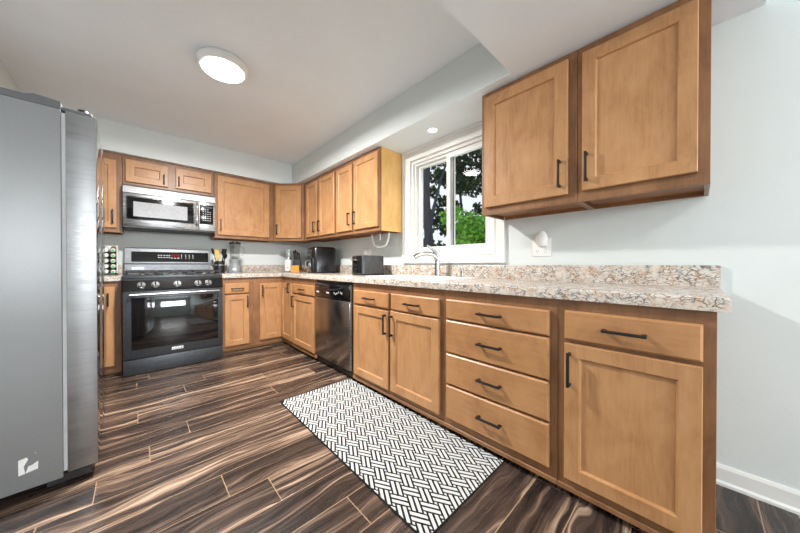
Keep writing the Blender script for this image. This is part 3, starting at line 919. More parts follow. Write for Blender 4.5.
def build_fridge():
    xf, yn, W = -2.121, -2.33, 0.79          # front plane, near side, width
    r = empty('refrigerator', (xf, yn, 0), 'tall stainless refrigerator at the left with grey side and torn white sticker', 'refrigerator', R(1.3))
    D = 0.87; xb = -0.109                    # local x: 0 front, negative to the wall
    obj('body', box(B(), -D, xb, 0.0, W, 0.045, 1.725, 0.004, 2), M['fridge_side'], r)
    # raised top cap along the side
    bm = B()
    PY = Matrix(((1, 0, 0, 0), (0, 0, 1, 0), (0, 1, 0, 0), (0, 0, 0, 1)))
    prism(bm, [(-D, 1.725), (xb, 1.725), (xb, 1.758), (xb - 0.075, 1.764), (xb - 0.10, 1.754), (-D, 1.754)], -0.001, W + 0.001, Mx=PY)
    obj('top_cap', bm, M['dark_trim'], r, False)
    # two tall side by side doors
    zt = 1.722
    for (ya, yb) in ((0.0, W / 2 - 0.003), (W / 2 + 0.003, W)):
        d = obj('door', box(B(), -0.096, 0.0, ya, yb, 0.062, zt, 0.003, 2), M['mirror_steel'], r)
        two_tone(d); yh = yb - 0.03 if ya == 0 else ya + 0.03
        obj('pocket_handle', box(B(), -0.03, 0.0004, yh - 0.012, yh + 0.012, 0.60, 1.30, 0.003), M['dark_trim'], d)
    # light gasket strip between body and doors
    obj('gasket', box(B(), -0.1085, -0.0965, 0.007, W - 0.007, 0.07, 1.712), M['gasket'], r, False)
    bm = B()
    box(bm, -0.12, -0.012, 0.012, 0.09, 1.7225, 1.742, 0.007, 3)
    obj('hinge_cover', bm, M['dark_trim'], r)
    obj('hinge_cover', box(B(), -0.12, -0.012, W - 0.09, W - 0.012, 1.7225, 1.742, 0.007, 3), M['dark_trim'], r)
    bm = B(); cyl(bm, (-0.045, 0.05, 1.742), (-0.045, 0.05, 1.758), 0.024, 0.018, 16)
    obj('hinge_pin', bm, M['iron'], r)
    bm = B(); box(bm, -0.16, -0.02, 0.01, W - 0.01, 0.018, 0.058, 0.003)
    obj('kick_grille', bm, M['black_plastic'], r)
    for y in (0.06, W - 0.06):
        for x in (-0.12, -D + 0.08):
            obj('foot', cyl(B(), (x, y, 0.0), (x, y, 0.046), 0.022), M['black_plastic'], r)
    # torn sticker low on the side
    bm = B(); t = bmesh.new()
    def poly(pts):
        v = [t.verts.new((x, -0.0006, z)) for x, z in pts]; t.faces.new(v)
    X0 = -0.232
    poly([(X0, 0.182), (X0, 0.115), (X0 + 0.018, 0.118), (X0 + 0.014, 0.150), (X0 + 0.026, 0.176), (X0 + 0.022, 0.186)])
    poly([(X0 + 0.018, 0.118), (X0 + 0.052, 0.124), (X0 + 0.053, 0.158), (X0 + 0.036, 0.147), (X0 + 0.026, 0.146), (X0 + 0.022, 0.130)])
    poly([(X0 + 0.043, 0.196), (X0 + 0.046, 0.194), (X0 + 0.047, 0.199)])
    ex = bmesh.ops.extrude_face_region(t, geom=t.faces[:])
    bmesh.ops.translate(t, vec=(0, 0.0004, 0), verts=[g for g in ex['geom'] if isinstance(g, bmesh.types.BMVert)])
    merge(bm, t)
    obj('sticker', bm, M['paper'], r, False, label='torn white sticker remnant')


build_fridge()


# ------------------------------------------------------------------ sink, faucet
def build_sink():
    cy = -2.755
    r = empty('sink', (-0.3265, cy, ZT), 'white rimmed kitchen sink set into the worktop under the window', 'sink')
    def part(name, bm, mat, par=r):
        bmesh.ops.translate(bm, vec=(0.3265, -cy, -ZT), verts=bm.verts[:]); return obj(name, bm, mat, par)
    bm = B()
    xs = [-0.550, -0.520, -0.155, -0.100]; ys = [-3.150, -3.115, -2.77, -2.735, -2.39, -2.355]
    grid_solid(bm, xs, ys, lambda i, j: not (i == 1 and j in (1, 3)), ZT + 0.0003, ZT + 0.008, 0.004, 2)
    part('rim', bm, M['white_plastic'])
    for ya, yb in ((-3.115, -2.77), (-2.735, -2.39)):
        bm = B()
        # open bowl: outer walls and floor
        t = bmesh.new()
        def lp(i, z): return [t.verts.new(p) for p in ((-0.52 + i, ya + i, z), (-0.155 - i, ya + i, z), (-0.155 - i, yb - i, z), (-0.52 + i, yb - i, z))]
        A, C_, D_ = lp(0.0, ZT + 0.004), lp(0.012, ZT - 0.16), lp(0.035, ZT - 0.18)
        for a, b in ((A, C_), (C_, D_)):
            for i in range(4): t.faces.new((a[i], a[(i + 1) % 4], b[(i + 1) % 4], b[i]))
        t.faces.new(D_)
        merge(bm, t)
        b = part('bowl', bm, M['white_plastic'])
        part('drain', lathe(B(), [(0, ZT - 0.178), (0.04, ZT - 0.178), (0.045, ZT - 0.1795)], (-0.337, (ya + yb) / 2), 20), M['chrome'], b)


build_sink()


def build_faucet():
    z = ZT + 0.0083; y = -2.80; x = -0.122
    r = empty('faucet', (x, y, z), 'brushed nickel single lever faucet arching over the sink', 'faucet')
    obj('base', lathe(B(), [(0, 0.0), (0.027, 0.0), (0.027, 0.006), (0.023, 0.012), (0, 0.012)]), M['nickel'], r)
    bm = B()
    P = curve_pts([(0, 0, 0.012), (0, 0, 0.07), (0.0, 0.004, 0.135), (-0.028, 0.022, 0.178), (-0.085, 0.055, 0.192), (-0.140, 0.088, 0.180), (-0.168, 0.104, 0.158)], 6)
    n = len(P); rs = [0.026 - 0.008 * min(1, i / (n * 0.55)) + (0.006 * max(0, (i / n - 0.65) / 0.35)) for i in range(n)]
    tube(bm, P, rs, 14)
    obj('spout', bm, M['nickel'], r)
    bm = B()
    P = curve_pts([(0.004, -0.002, 0.125), (0.0, 0.0, 0.175), (-0.03, 0.022, 0.222), (-0.075, 0.05, 0.258)], 6)
    tube(bm, P, [0.024 - 0.015 * i / (len(P) - 1) for i in range(len(P))], 12)
    obj('lever', bm, M['nickel'], r)
    r = empty('side_sprayer', (-0.118, -3.045, z), 'small nickel side sprayer right of the faucet', 'sprayer')
    obj('base', lathe(B(), [(0, 0), (0.021, 0), (0.021, 0.006), (0.013, 0.014), (0.011, 0.03), (0, 0.03)]), M['nickel'], r)
    bm = B(); P = curve_pts([(0, 0, 0.03), (0, 0, 0.055), (-0.010, 0.008, 0.078), (-0.034, 0.024, 0.090)], 5)
    tube(bm, P, [0.011, 0.011, 0.011, 0.011, 0.011, 0.012, 0.012, 0.012, 0.013, 0.013, 0.013, 0.012, 0.012, 0.011, 0.010, 0.009][:len(P)], 12)
    obj('spray_head', bm, M['nickel'], r)


build_faucet()


# ------------------------------------------------------------------ rug
def build_rug():
    x0, x1, y0, y1 = -1.215, -0.600, -3.635, -2.195
    cx, cy = (x0 + x1) / 2, (y0 + y1) / 2
    r = empty('rug', (cx, cy, 0), 'black and white woven pattern runner rug in front of the sink cabinet', 'rug')
    hx, hy = (x1 - x0) / 2, (y1 - y0) / 2
    obj('backing', box(B(), -hx, hx, -hy, hy, 0.0004, 0.0052, 0.002), M['rug_dark'], r)
    # plain weave turned by 45 degrees and stretched along the runner
    EP, EQ = np.array((0.0336, 0.0582)), np.array((0.0336, -0.0582))
    O = np.array(((1.495 - 3.041) * math.sqrt(0.5) - cx, (-3.041 - 1.495) * math.sqrt(0.5) - cy))
    t = bmesh.new(); z0, z1 = 0.0045, 0.0068
    def quad(p, q, wp, wq):
        pts = [O + EP * (p + a) + EQ * (q + b) for a, b in ((-wp, -wq), (wp, -wq), (wp, wq), (-wp, wq))]
        if all(abs(v[0]) > hx or abs(v[1]) > hy for v in pts): return
        t.faces.new([t.verts.new((v[0], v[1], z1)) for v in pts])
    for i in range(-50, 51):
        for j in range(-50, 51):
            c = O + EP * i + EQ * j
            if abs(c[0]) > hx + 0.1 or abs(c[1]) > hy + 0.1: continue
            for dv in (-0.19, 0.19):
                if (i + j) % 2 == 0: quad(i + dv, j, 0.108, 0.55)
                else: quad(i, j + dv, 0.55, 0.108)
            quad(i + 0.5, j + 0.5, 0.075, 0.075)
    for co, no in (((hx - 0.006, 0, 0), (1, 0, 0)), ((-hx + 0.006, 0, 0), (-1, 0, 0)), ((0, hy - 0.004, 0), (0, 1, 0)), ((0, -hy + 0.004, 0), (0, -1, 0))):
        bmesh.ops.bisect_plane(t, geom=t.verts[:] + t.edges[:] + t.faces[:], plane_co=co, plane_no=no, clear_outer=True)
    ex = bmesh.ops.extrude_face_region(t, geom=t.faces[:])
    bmesh.ops.translate(t, vec=(0, 0, z0 - z1), verts=[g for g in ex['geom'] if isinstance(g, bmesh.types.BMVert)])
    obj('woven_pattern', t, M['rug_white'], r, False)


build_rug()


# ------------------------------------------------------------------ lamps
def build_ceiling_light():
    x, y = -1.535, -2.03
    r = empty('ceiling_light', (x, y, ZC), 'round white flush ceiling light, switched on', 'ceiling light')
    obj('rim', lathe(B(), [(0.0, 0.0), (0.146, 0.0), (0.152, -0.012), (0.149, -0.040), (0.140, -0.052), (0.130, -0.055)], n=48), M['white_plastic'], r)
    d = obj('diffuser', lathe(B(), [(0.130, -0.054), (0.127, -0.060), (0.10, -0.069), (0.055, -0.075), (0.0, -0.077)], n=48), M['diffuser'], r)
    l = bpy.data.lights.new('ceiling_light_glow', 'AREA'); l.shape = 'DISK'; l.size = 0.17; l.energy = 88; l.color = (1.0, 0.97, 0.93); l.spread = R(175)
    o = bpy.data.objects.new('ceiling_light_glow', l); COL.objects.link(o); o.parent = r; o.location = (0, 0, -0.081)


build_ceiling_light()


def build_downlight():
    r = empty('downlight', (-0.182, -2.797, ZS), 'small round downlight in the soffit above the window, switched on', 'downlight')
    obj('trim_ring', lathe(B(), [(0.036, -0.002), (0.040, -0.006), (0.052, -0.005), (0.056, -0.0003), (0.036, -0.0003)], n=32), M['white_plastic'], r)
    obj('lens', lathe(B(), [(0.037, -0.002), (0.02, -0.0045), (0, -0.005)], n=32), M['downlight'], r)
    l = bpy.data.lights.new('downlight_beam', 'SPOT'); l.energy = 7; l.color = (1.0, 0.9, 0.78); l.spot_size = R(130); l.spot_blend = 0.7; l.shadow_soft_size = 0.035
    o = bpy.data.objects.new('downlight_beam', l); COL.objects.link(o); o.parent = r; o.location = (0, 0, -0.02)


build_downlight()
# added fill lamp in the form of a flush light, unseen behind the camera
r = empty('ceiling_light', (-1.75, -5.6, ZC), 'round flush ceiling light added out of view behind the header as fill', 'ceiling light')
obj('rim', lathe(B(), [(0.0, 0.0), (0.172, 0.0), (0.178, -0.012), (0.172, -0.045), (0.160, -0.056), (0.146, -0.058)], n=48), M['white_plastic'], r)
obj('diffuser', lathe(B(), [(0.146, -0.056), (0.143, -0.064), (0.11, -0.078), (0.06, -0.086), (0.0, -0.088)], n=48), M['diffuser'], r)
_l = bpy.data.lights.new('added_dining_fill', 'AREA'); _l.shape = 'DISK'; _l.size = 0.17; _l.energy = 14; _l.color = (1.0, 0.97, 0.93); _l.spread = R(175)
_o = bpy.data.objects.new('added_dining_fill', _l); COL.objects.link(_o); _o.parent = r; _o.location = (0, 0, -0.092)


# ------------------------------------------------------------------ outlets on the window wall
def outlet(y, z, label):
    r = empty('outlet_plate', (-0.0005, y, z), label, 'outlet')
    obj('plate', box(B(), -0.006, 0.0, -0.060, 0.060, -0.060, 0.060, 0.0035, 2), M['white_plastic'], r)
    for yy in (-0.025, 0.025):
        s_ = obj('socket', box(B(), -0.0085, -0.005, yy - 0.017, yy + 0.017, -0.045, 0.045, 0.003, 2), M['white_plastic'], r)
        bm = B()
        for zz in (-0.024,):
            for k in (-1, 1): box(bm, -0.0092, -0.0084, yy + k * 0.006 - 0.001, yy + k * 0.006 + 0.001, zz - 0.005, zz + 0.005)
            box(bm, -0.0092, -0.0084, yy - 0.002, yy + 0.002, zz - 0.014, zz - 0.010)
        obj('slots', bm, M['black_plastic'], s_, False)
    return r


outlet(-3.596, 1.135, 'white double outlet plate under the wall cabinet right of the window')
r = empty('plug_in_freshener', (-0.0095, -3.604, 1.192), 'rounded white plug-in device in the right outlet', 'plug-in')
bm = B(); t = bmesh.new(); bmesh.ops.create_uvsphere(t, u_segments=20, v_segments=12, radius=0.5)
merge(bm, t, Matrix.Translation((-0.022, 0, 0)) @ Matrix.Diagonal((0.044, 0.078, 0.104, 1)))
obj('cover', bm, M['white_plastic'], r)
obj('base', box(B(), -0.014, 0.0, -0.03, 0.03, -0.052, 0.02, 0.006, 2), M['white_plastic'], r)
outlet(-1.66, 1.14, 'white outlet plate on the wall between air fryer and toaster')
r = empty('power_plug', (-0.0095, -1.635, 1.165), 'white plug in the outlet between air fryer and toaster', 'plug')
obj('body', box(B(), -0.03, 0.0, -0.018, 0.018, -0.02, 0.03, 0.006, 2), M['white_plastic'], r)
obj('cord', tube(B(), curve_pts([(-0.02, 0, -0.02), (-0.025, 0.01, -0.06), (-0.03, 0.04, -0.095)], 5), 0.0035, 8), M['white_plastic'], r)

# ------------------------------------------------------------------ clear bin hanging under the wall cabinet
r = empty('clear_plastic_bin', (-0.12, -2.03, ZU0), 'clear plastic bin with white rim hanging under the wall cabinet left of the window', 'bin')
bm = B(); P = curve_pts([(0, 0.142, -0.002), (0, 0.126, -0.07), (0, 0.090, -0.122), (0, 0.0, -0.138), (0, -0.090, -0.122), (0, -0.126, -0.07), (0, -0.142, -0.002)], 6)
tube(bm, P, 0.010, 8)
tube(bm, [(0, 0.0, -0.002), (0, 0.0, -0.07)], 0.007, 8)
obj('rim', bm, M['white_plastic'], r)
bm = B(); ppts = [(p.y, p.z) for p in P]
prism(bm, ppts, 0.0, 0.10, Mx=YZ)
obj('shell', bm, M['clear_plastic'], r)


# ------------------------------------------------------------------ counter-top appliances
def rbox(bm, x0, x1, y0, y1, z0, z1, rad, seg=4, top=0.01):
    """box with rounded vertical corners and an eased top"""
    pts = []
    for cx, cy, a0 in ((x1 - rad, y1 - rad, 0), (x0 + rad, y1 - rad, 90), (x0 + rad, y0 + rad, 180), (x1 - rad, y0 + rad, 270)):
        for k in range(seg + 1):
            a = R(a0 + 90 * k / seg); pts.append((cx + rad * math.cos(a), cy + rad * math.sin(a)))
    t = bmesh.new(); mx, my = (x0 + x1) / 2, (y0 + y1) / 2
    def ring(s_, z): return [t.verts.new((mx + (x - mx) * s_, my + (y - my) * s_, z)) for x, y in pts]
    w = min(x1 - x0, y1 - y0)
    s2 = 1 - 2 * top / w; s1 = 1 - 0.6 * top / w
    rings = [ring(s1, z0), ring(1, z0 + top * 0.4), ring(1, z1 - top), ring(s1, z1 - top * 0.3), ring(s2, z1)]
    for a, b in zip(rings, rings[1:]):
        for i in range(len(a)): t.faces.new((a[i], a[(i + 1) % len(a)], b[(i + 1) % len(b)], b[i]))
    t.faces.new(rings[0][::-1]); t.faces.new(rings[-1])
    merge(bm, t)
    return bm


def build_air_fryer():
    r = empty('air_fryer', (-0.245, -0.975, ZT), 'large black air fryer standing in the worktop corner', 'air fryer', R(-12))
    # front towards local -x
    obj('body', rbox(B(), -0.145, 0.155, -0.168, 0.168, 0.0, 0.330, 0.06, 6, 0.03), M['fryer'], r)
    d = obj('basket_front', rbox(B(), -0.160, -0.10, -0.150, 0.150, 0.022, 0.185, 0.02, 4, 0.006), M['black_gloss'], r)
    bm = B(); tube(bm, curve_pts([(-0.158, 0.0, 0.075), (-0.185, 0.0, 0.08), (-0.192, 0.0, 0.12), (-0.185, 0.0, 0.155), (-0.158, 0.0, 0.16)], 5), 0.011, 10)
    obj('handle', bm, M['chrome'], d)
    obj('control_panel', box(B(), -0.1475, -0.14, -0.11, 0.11, 0.215, 0.300, 0.003), M['black_gloss'], r)
    obj('top_vent', lathe(B(), [(0.0, 0.3325), (0.07, 0.3325), (0.08, 0.331), (0.08, 0.329)], (0.02, 0), 24), M['charcoal'], r)


build_air_fryer()


def build_toaster():
    r = empty('toaster', (-0.245, -2.0, ZT), 'charcoal two-slot toaster on the worktop left of the sink', 'toaster', R(90))
    # long axis along y; control end towards +y
    obj('body', rbox(B(), -0.098, 0.098, -0.13, 0.150, 0.012, 0.198, 0.03, 5, 0.012), M['charcoal'], r)
    obj('base', box(B(), -0.09, 0.09, -0.125, 0.145, 0.0, 0.016, 0.004), M['black_plastic'], r)
    bm = B()
    for x in (-0.03, 0.03): box(bm, x - 0.012, x + 0.012, -0.10, 0.08, 0.1972, 0.1988)
    obj('slots', bm, M['black_gloss'], r)
    e = obj('control_end', rbox(B(), -0.088, 0.088, 0.085, 0.158, 0.02, 0.192, 0.028, 5, 0.008), M['black_gloss'], r)
    obj('lever', box(B(), -0.03, 0.06, 0.157, 0.185, 0.146, 0.160, 0.005, 2), M['chrome'], e)
    bm = B(); cyl(bm, (0.0, 0.157, 0.055), (0.0, 0.170, 0.055), 0.016, 0.014, 18)
    obj('knob', bm, M['black_plastic'], e)
    bm = B(); tube(bm, curve_pts([(-0.06, -0.128, 0.05), (-0.08, -0.165, 0.06), (-0.12, -0.175, 0.04), (-0.16, -0.15, 0.006), (-0.19, -0.13, 0.006)], 6), 0.0045, 8)
    obj('cord', bm, M['black_plastic'], r)


build_toaster()

def build_blender():
    r = empty('blender', (-1.085, -0.33, ZT), 'countertop blender with clear jar and grey base right of the range', 'blender')
    bm = B(); lathe(bm, [(0, 0), (0.082, 0), (0.085, 0.012), (0.074, 0.065), (0.062, 0.10), (0.055, 0.125), (0, 0.125)], n=28)
    b = obj('base', bm, M['grey_plastic'], r)
    obj('control_plate', box(B(), -0.045, 0.045, -0.086, -0.066, 0.025, 0.062, 0.006, 2), M['steel'], b)
    obj('collar', lathe(B(), [(0, 0.1255), (0.058, 0.1255), (0.060, 0.16), (0.052, 0.17), (0, 0.17)], n=28), M['grey_plastic'], r)
    bm = B(); lathe(bm, [(0.046, 0.1705), (0.052, 0.19), (0.062, 0.355), (0.065, 0.362), (0.061, 0.362), (0.058, 0.355), (0.048, 0.19), (0, 0.178)], n=28)
    j = obj('jar', bm, M['clear'], r)
    bm = B(); tube(bm, curve_pts([(0.058, 0.0, 0.33), (0.095, 0, 0.325), (0.098, 0, 0.25), (0.055, 0, 0.215)], 6), 0.008, 8)
    obj('handle', bm, M['clear'], j)
    obj('blades', box(B(), -0.03, 0.03, -0.008, 0.008, 0.180, 0.186, 0.002), M['chrome'], j)
    obj('lid', lathe(B(), [(0, 0.3625), (0.066, 0.3625), (0.067, 0.378), (0.058, 0.386), (0.03, 0.388), (0.028, 0.398), (0, 0.398)], n=28), M['black_plastic'], r)


build_blender()


def build_utensils():
    cx, cy = -1.238, -0.262
    r = empty('utensil_crock', (cx, cy, ZT), 'black utensil crock with a silver band beside the range', 'crock')
    obj('pot', lathe(B(), [(0, 0), (0.052, 0), (0.055, 0.004), (0.058, 0.15), (0.054, 0.15), (0.051, 0.008), (0, 0.008)], n=28), M['black_plastic'], r)
    obj('band', lathe(B(), [(0.0566, 0.095), (0.0595, 0.096), (0.0598, 0.108), (0.0570, 0.109)], n=28), M['chrome'], r)
    G = 'utensils standing in the crock'

    def stick(name, label, a, lean, L, hm, head, hmat, cat):
        # handle stands inside the crock at angle a, leaning outwards
        ux, uy = math.cos(R(a)), math.sin(R(a))
        o = empty(name, (cx + ux * 0.012, cy + uy * 0.012, ZT + 0.012), label, cat, 0, G)
        tip = Vector((ux * lean, uy * lean, L))
        obj('handle', tube(B(), [(0, 0, 0), tip], [0.006, 0.007], 8), M[hm], o)
        d = tip.normalized()
        Mx = Matrix.Translation(tip) @ d.to_track_quat('Z', 'Y').to_matrix().to_4x4() @ Matrix.Rotation(R(head[3]), 4, 'Z')
        bm = B(); t = bmesh.new()
        if head[0] == 'spoon':
            bmesh.ops.create_uvsphere(t, u_segments=16, v_segments=10, radius=0.5)
            merge(bm, t, Mx @ Matrix.Translation((0, 0, head[2] / 2)) @ Matrix.Diagonal((head[1], 0.014, head[2], 1)))
        else:
            t.free()
            prism(bm, [(-0.012, -0.006), (0.012, -0.006), (head[1] / 2, head[2] * 0.35), (head[1] / 2, head[2]), (-head[1] / 2, head[2]), (-head[1] / 2, head[2] * 0.35)], -0.003, 0.003, 0.0012, Mx=Mx @ Matrix(((1, 0, 0, 0), (0, 0, -1, 0), (0, 1, 0, 0), (0, 0, 0, 1))))
            if head[0] == 'slot':
                pass
        obj('head', bm, M[hmat], o)
    stick('ladle', 'black ladle leaning left in the utensil crock', 150, 0.050, 0.215, 'black_plastic', ('spoon', 0.080, 0.085, 0), 'black_plastic', 'ladle')
    stick('wooden_spatula', 'pale wooden spatula in the middle of the utensil crock', 215, 0.020, 0.19, 'bamboo', ('flat', 0.055, 0.085, 10), 'bamboo', 'spatula')
    stick('slotted_turner', 'broad black turner leaning right in the utensil crock', 310, 0.040, 0.205, 'black_plastic', ('flat', 0.085, 0.085, 5), 'black_plastic', 'turner')
    stick('serving_spoon', 'dark curved serving spoon at the right rim of the utensil crock', 15, 0.048, 0.165, 'black_plastic', ('spoon', 0.048, 0.070, 30), 'black_plastic', 'spoon')
    stick('wooden_spoon', 'short pale wooden spoon low in the utensil crock', 245, 0.036, 0.150, 'bamboo', ('spoon', 0.042, 0.060, 0), 'bamboo', 'spoon')
    stick('plastic_spoon', 'white plastic spoon at the left rim of the crock', 200, 0.052, 0.165, 'white_plastic', ('spoon', 0.030, 0.05, 0), 'white_plastic', 'spoon')


build_utensils()


def build_jar():
    r = empty('glass_jar', (-0.405, -0.30, ZT), 'tall clear glass jar with white label in front of the backsplash', 'jar')
    obj('glass', lathe(B(), [(0, 0.0), (0.044, 0.0), (0.047, 0.006), (0.047, 0.30), (0.043, 0.315), (0.040, 0.315), (0.043, 0.298), (0.043, 0.01), (0, 0.008)], n=28), M['clear'], r)
    obj('label_band', lathe(B(), [(0.0472, 0.02), (0.0482, 0.021), (0.0482, 0.175), (0.0472, 0.176)], n=28), M['paper'], r, label='white paper label')
    bm = B()
    for a, z, w in ((232, 0.10, 0.016), (238, 0.06, 0.022), (226, 0.135, 0.012)):
        c = Vector((0.049 * math.cos(R(a)), 0.049 * math.sin(R(a)), z)); u = Vector((-math.sin(R(a)), math.cos(R(a)), 0))
        t = bmesh.new()
        v = [t.verts.new(c + u * p[0] * w / 2 + Vector((0, 0, p[1] * w * 0.3))) for p in ((-1, -1), (1, -1), (1, 1), (-1, 1))]
        t.faces.new(v); merge(bm, t)
    obj('label_print', bm, M['red_ink'], r, False)
    for k, (dx, dy) in enumerate(((-0.02, 0.0), (0.012, -0.018), (0.012, 0.018))):
        s_ = obj('straw', tube(B(), [(dx * 0.5, dy * 0.5, 0.012), (dx, dy, 0.325)], 0.005, 8), M['white_plastic'], r)


build_jar()


def build_knife_block():
    r = empty('knife_block', (-0.31, -0.37, ZT), 'slanted black knife block with an orange wood foot', 'knife block', R(-40))
    # block leans back towards local +y, knives come out of the upper front end
    PX = Matrix(((0, 0, 1, 0), (1, 0, 0, 0), (0, 1, 0, 0), (0, 0, 0, 1)))
    obj('block', prism(B(), [(-0.055, 0.0215), (0.095, 0.0215), (0.060, 0.150), (-0.010, 0.185)], -0.052, 0.052, 0.003, Mx=PX), M['black_plastic'], r)
    obj('foot', box(B(), -0.058, 0.058, -0.085, 0.10, 0.0, 0.021, 0.002), M['orange_wood'], r)
    obj('front_plate', box(B(), -0.056, 0.056, -0.085, -0.066, 0.0212, 0.095, 0.002), M['orange_wood'], r, label='orange wood front plate')
    names = [('big black knife handle at the left of the block', -0.034, 0.135, 0.016), ('long black knife handle second in the block', -0.010, 0.150, 0.014), ('black knife handle third in the block', 0.014, 0.125, 0.013), ('short black knife handle at the right of the block', 0.036, 0.105, 0.012)]
    d = Vector((0, -0.35, 0.94)).normalized()
    for lab, x, L, w in names:
        base = Vector((x, 0.018, 0.1725))
        wp = Matrix.Translation(r.location) @ Matrix.Rotation(R(-40), 4, 'Z') @ base
        k = empty('knife', wp, lab, 'knife', R(-40), 'knives in the block')
        bm = B(); tube(bm, curve_pts([d * 0.006, d * 0.03 + Vector((0, 0.003, 0)), d * (L * 0.6), d * L + Vector((0, -0.004, 0))], 4), [w * 0.75] * 3 + [w * 0.62] * 7 + [w * 0.85] * 3, 10)
        obj('grip', bm, M['black_plastic'], k)
        bm = B(); cyl(bm, d * 0.0, d * 0.0065, w * 0.7, n=12)
        obj('bolster', bm, M['chrome'], k)


build_knife_block()


def build_spice_rack():
    bx, by = -2.182, -0.23
    r = empty('spice_rack', (bx, by, ZT), 'white tiered spice rack with green lidded jars left of the range', 'spice rack')
    bm = B()
    for sx in (-0.058, 0.050): box(bm, sx, sx + 0.006, -0.075, 0.06, 0.02, 0.30, 0.001)
    box(bm, -0.052, 0.05, 0.054, 0.06, 0.02, 0.30)
    obj('frame', bm, M['white_plastic'], r)
    obj('foot', box(B(), -0.060, 0.058, -0.085, 0.062, 0.0, 0.0195, 0.003), M['black_plastic'], r)
    bm = B()
    zs = [0.030 + 0.054 * k for k in range(5)]
    for z in zs:
        Mx = Matrix.Translation((0, 0, z)) @ Matrix.Rotation(R(14), 4, 'X')
        box(bm, -0.0515, 0.0495, -0.075, 0.05, -0.004, -0.001, Mx=Mx)
    obj('shelf', bm, M['black_plastic'], r)
    words = ['lowest', 'second lowest', 'middle', 'second highest', 'topmost']
    for k, z in enumerate(zs):
        for c, xx in enumerate((-0.027, 0.025)):
            w = Vector((bx + xx, by - 0.0, ZT + z))
            j = empty('spice_jar', w, f'green lidded spice jar on the {words[k]} tier, {"left" if c == 0 else "right"} column', 'spice jar', 0, 'jars in the spice rack')
            Mx = Matrix.Rotation(R(14), 4, 'X') @ Matrix.Translation((0, 0, 0.0215))
            bm = B(); cyl(bm, (0, 0.045, 0), (0, -0.055, 0), 0.0205, n=18); bmesh.ops.transform(bm, matrix=Mx, verts=bm.verts[:])
            obj('jar', bm, M['spice'] if c else M['white_plastic'], j)
            bm = B(); cyl(bm, (0, -0.0552, 0), (0, -0.078, 0), 0.0175, 0.016, 20); bmesh.ops.transform(bm, matrix=Mx, verts=bm.verts[:])
            lid = obj('lid', bm, M['white_plastic'], j)
            if c:
                bm = B(); cyl(bm, (0, -0.0781, 0), (0, -0.0795, 0), 0.0125, n=16); bmesh.ops.transform(bm, matrix=Mx, verts=bm.verts[:])
                obj('lid_disc', bm, M['green'], lid, label='green disc on the lid')


build_spice_rack()


# ------------------------------------------------------------------ outside
s = struct('ground_outside', box(B(), 0.14, 40, -25, 40, -0.6, -0.5), M['lawn'])
s['label'] = 'green lawn outside the window'; s['category'] = 'ground'


def leaves(n, fn, size, seed):
    rr = np.random.RandomState(seed)
    V, F = [], []
    for k in range(n):
        c = fn(rr)
        if c is None: continue
        a = rr.normal(size=3); a /= np.linalg.norm(a)
        b = np.cross(a, rr.normal(size=3)); b /= np.linalg.norm(b)
        L = size * (0.6 + 0.8 * rr.rand()); w = L * 0.38
        up = np.cross(a, b) * w * 0.25
        i = len(V)
        V += [tuple(c - a * L / 2), tuple(c + b * w - up), tuple(c + a * L / 2), tuple(c - b * w - up)]
        F += [(i, i + 1, i + 2), (i, i + 2, i + 3)]
    return V, F


def foliage(name, par, V, F, mat):
    me = bpy.data.meshes.new(name); me.from_pydata(V, [], F); me.materials.append(mat)
    o = bpy.data.objects.new(name, me); COL.objects.link(o)
    o.parent = par
    return o


def blob_fn(blobs):
    ws = np.array([b[3] ** 2 for b in blobs]); ws = ws / ws.sum()
    def fn(rr):
        b = blobs[rr.choice(len(blobs), p=ws)]
        d = rr.normal(size=3); d /= np.linalg.norm(d)
        return np.array(b[:3]) + d * b[3] * (0.55 + 0.45 * rr.rand())
    return fn


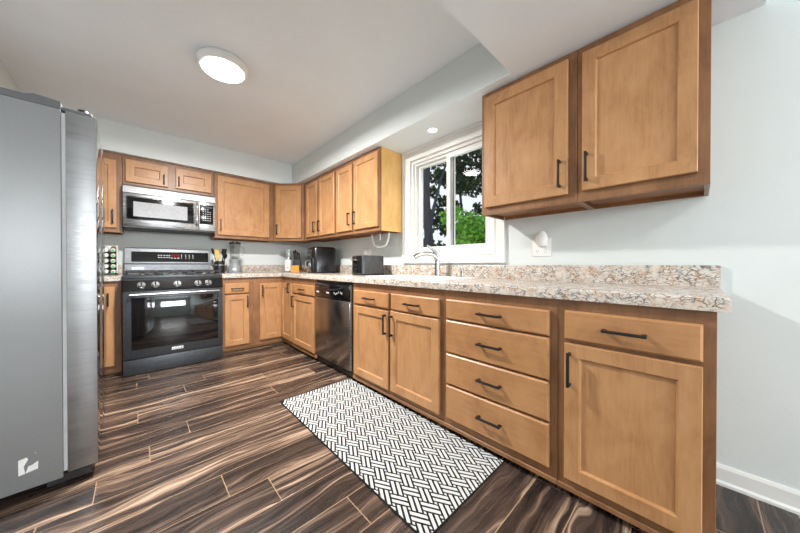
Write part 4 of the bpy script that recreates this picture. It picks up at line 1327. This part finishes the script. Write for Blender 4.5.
def tree(label, loc, trunk, tr, blobs, n, size, mat, seed, branches=()):
    r = empty('tree' if trunk else 'bush', loc, label, 'tree' if trunk else 'bush')
    if trunk: obj('trunk', tube(B(), curve_pts(trunk, 5), [tr * (1 - 0.4 * i / (5 * (len(trunk) - 1))) for i in range(5 * (len(trunk) - 1) + 1)], 12), M['bark'], r)
    for b in branches:
        P = curve_pts(b, 5)
        obj('branch', tube(B(), P, [0.07 * (1 - 0.7 * i / (len(P) - 1)) for i in range(len(P))], 8), M['bark'], r)
    V, F = leaves(n, blob_fn(blobs), size, seed)
    foliage('foliage', r, V, F, mat)
    return r


GZ = -0.5
tree('dark leaning tree trunk with leafy crown seen through the left pane', (5.0, 1.68, GZ),
     [(0, -0.05, 0), (0, 0.0, 1.6), (0, 0.08, 2.6), (0, 0.17, 3.6), (0.05, 0.2, 4.6), (0.1, 0.1, 5.8)], 0.17,
     [(0.3, 0.0, 6.2, 1.3), (-0.3, 0.9, 6.6, 1.2)], 1800, 0.16, M['leaf_dark'], 3,
     [[(0, 0.06, 2.4), (0.02, -0.12, 3.3), (0.05, -0.40, 4.2), (0.1, -0.8, 5.2)]])
rr = random.Random(5)
bl = [(rr.uniform(-1.0, 1.0), rr.uniform(-3.8, 3.4), rr.uniform(1.8, 7.4), rr.uniform(0.15, 0.34)) for _ in range(300)]
tree('tall dark leafy tree with white sky showing between its leaves', (9.4, 3.6, GZ),
     [(0, -0.3, 0), (0.1, -0.3, 2.5), (-0.1, -0.1, 5), (0.1, 0, 8)], 0.08, bl, 13500, 0.17, M['leaf_dark'], 11)
bl = [(rr.uniform(-0.5, 0.5), rr.uniform(-1.1, 1.1), rr.uniform(0.4, 2.9), rr.uniform(0.35, 0.6)) for _ in range(22)]
tree('bright green bush low in the right pane of the window', (5.3, -0.2, GZ), None, 0, bl, 7000, 0.13, M['leaf_bright'], 21)
bl = [(rr.uniform(-0.4, 0.4), rr.uniform(-0.9, 0.9), rr.uniform(0.3, 2.0), rr.uniform(0.3, 0.5)) for _ in range(16)]
tree('dark green bush low behind the left pane of the window', (6.6, 2.7, GZ), None, 0, bl, 3600, 0.13, M['leaf_mid'], 31)
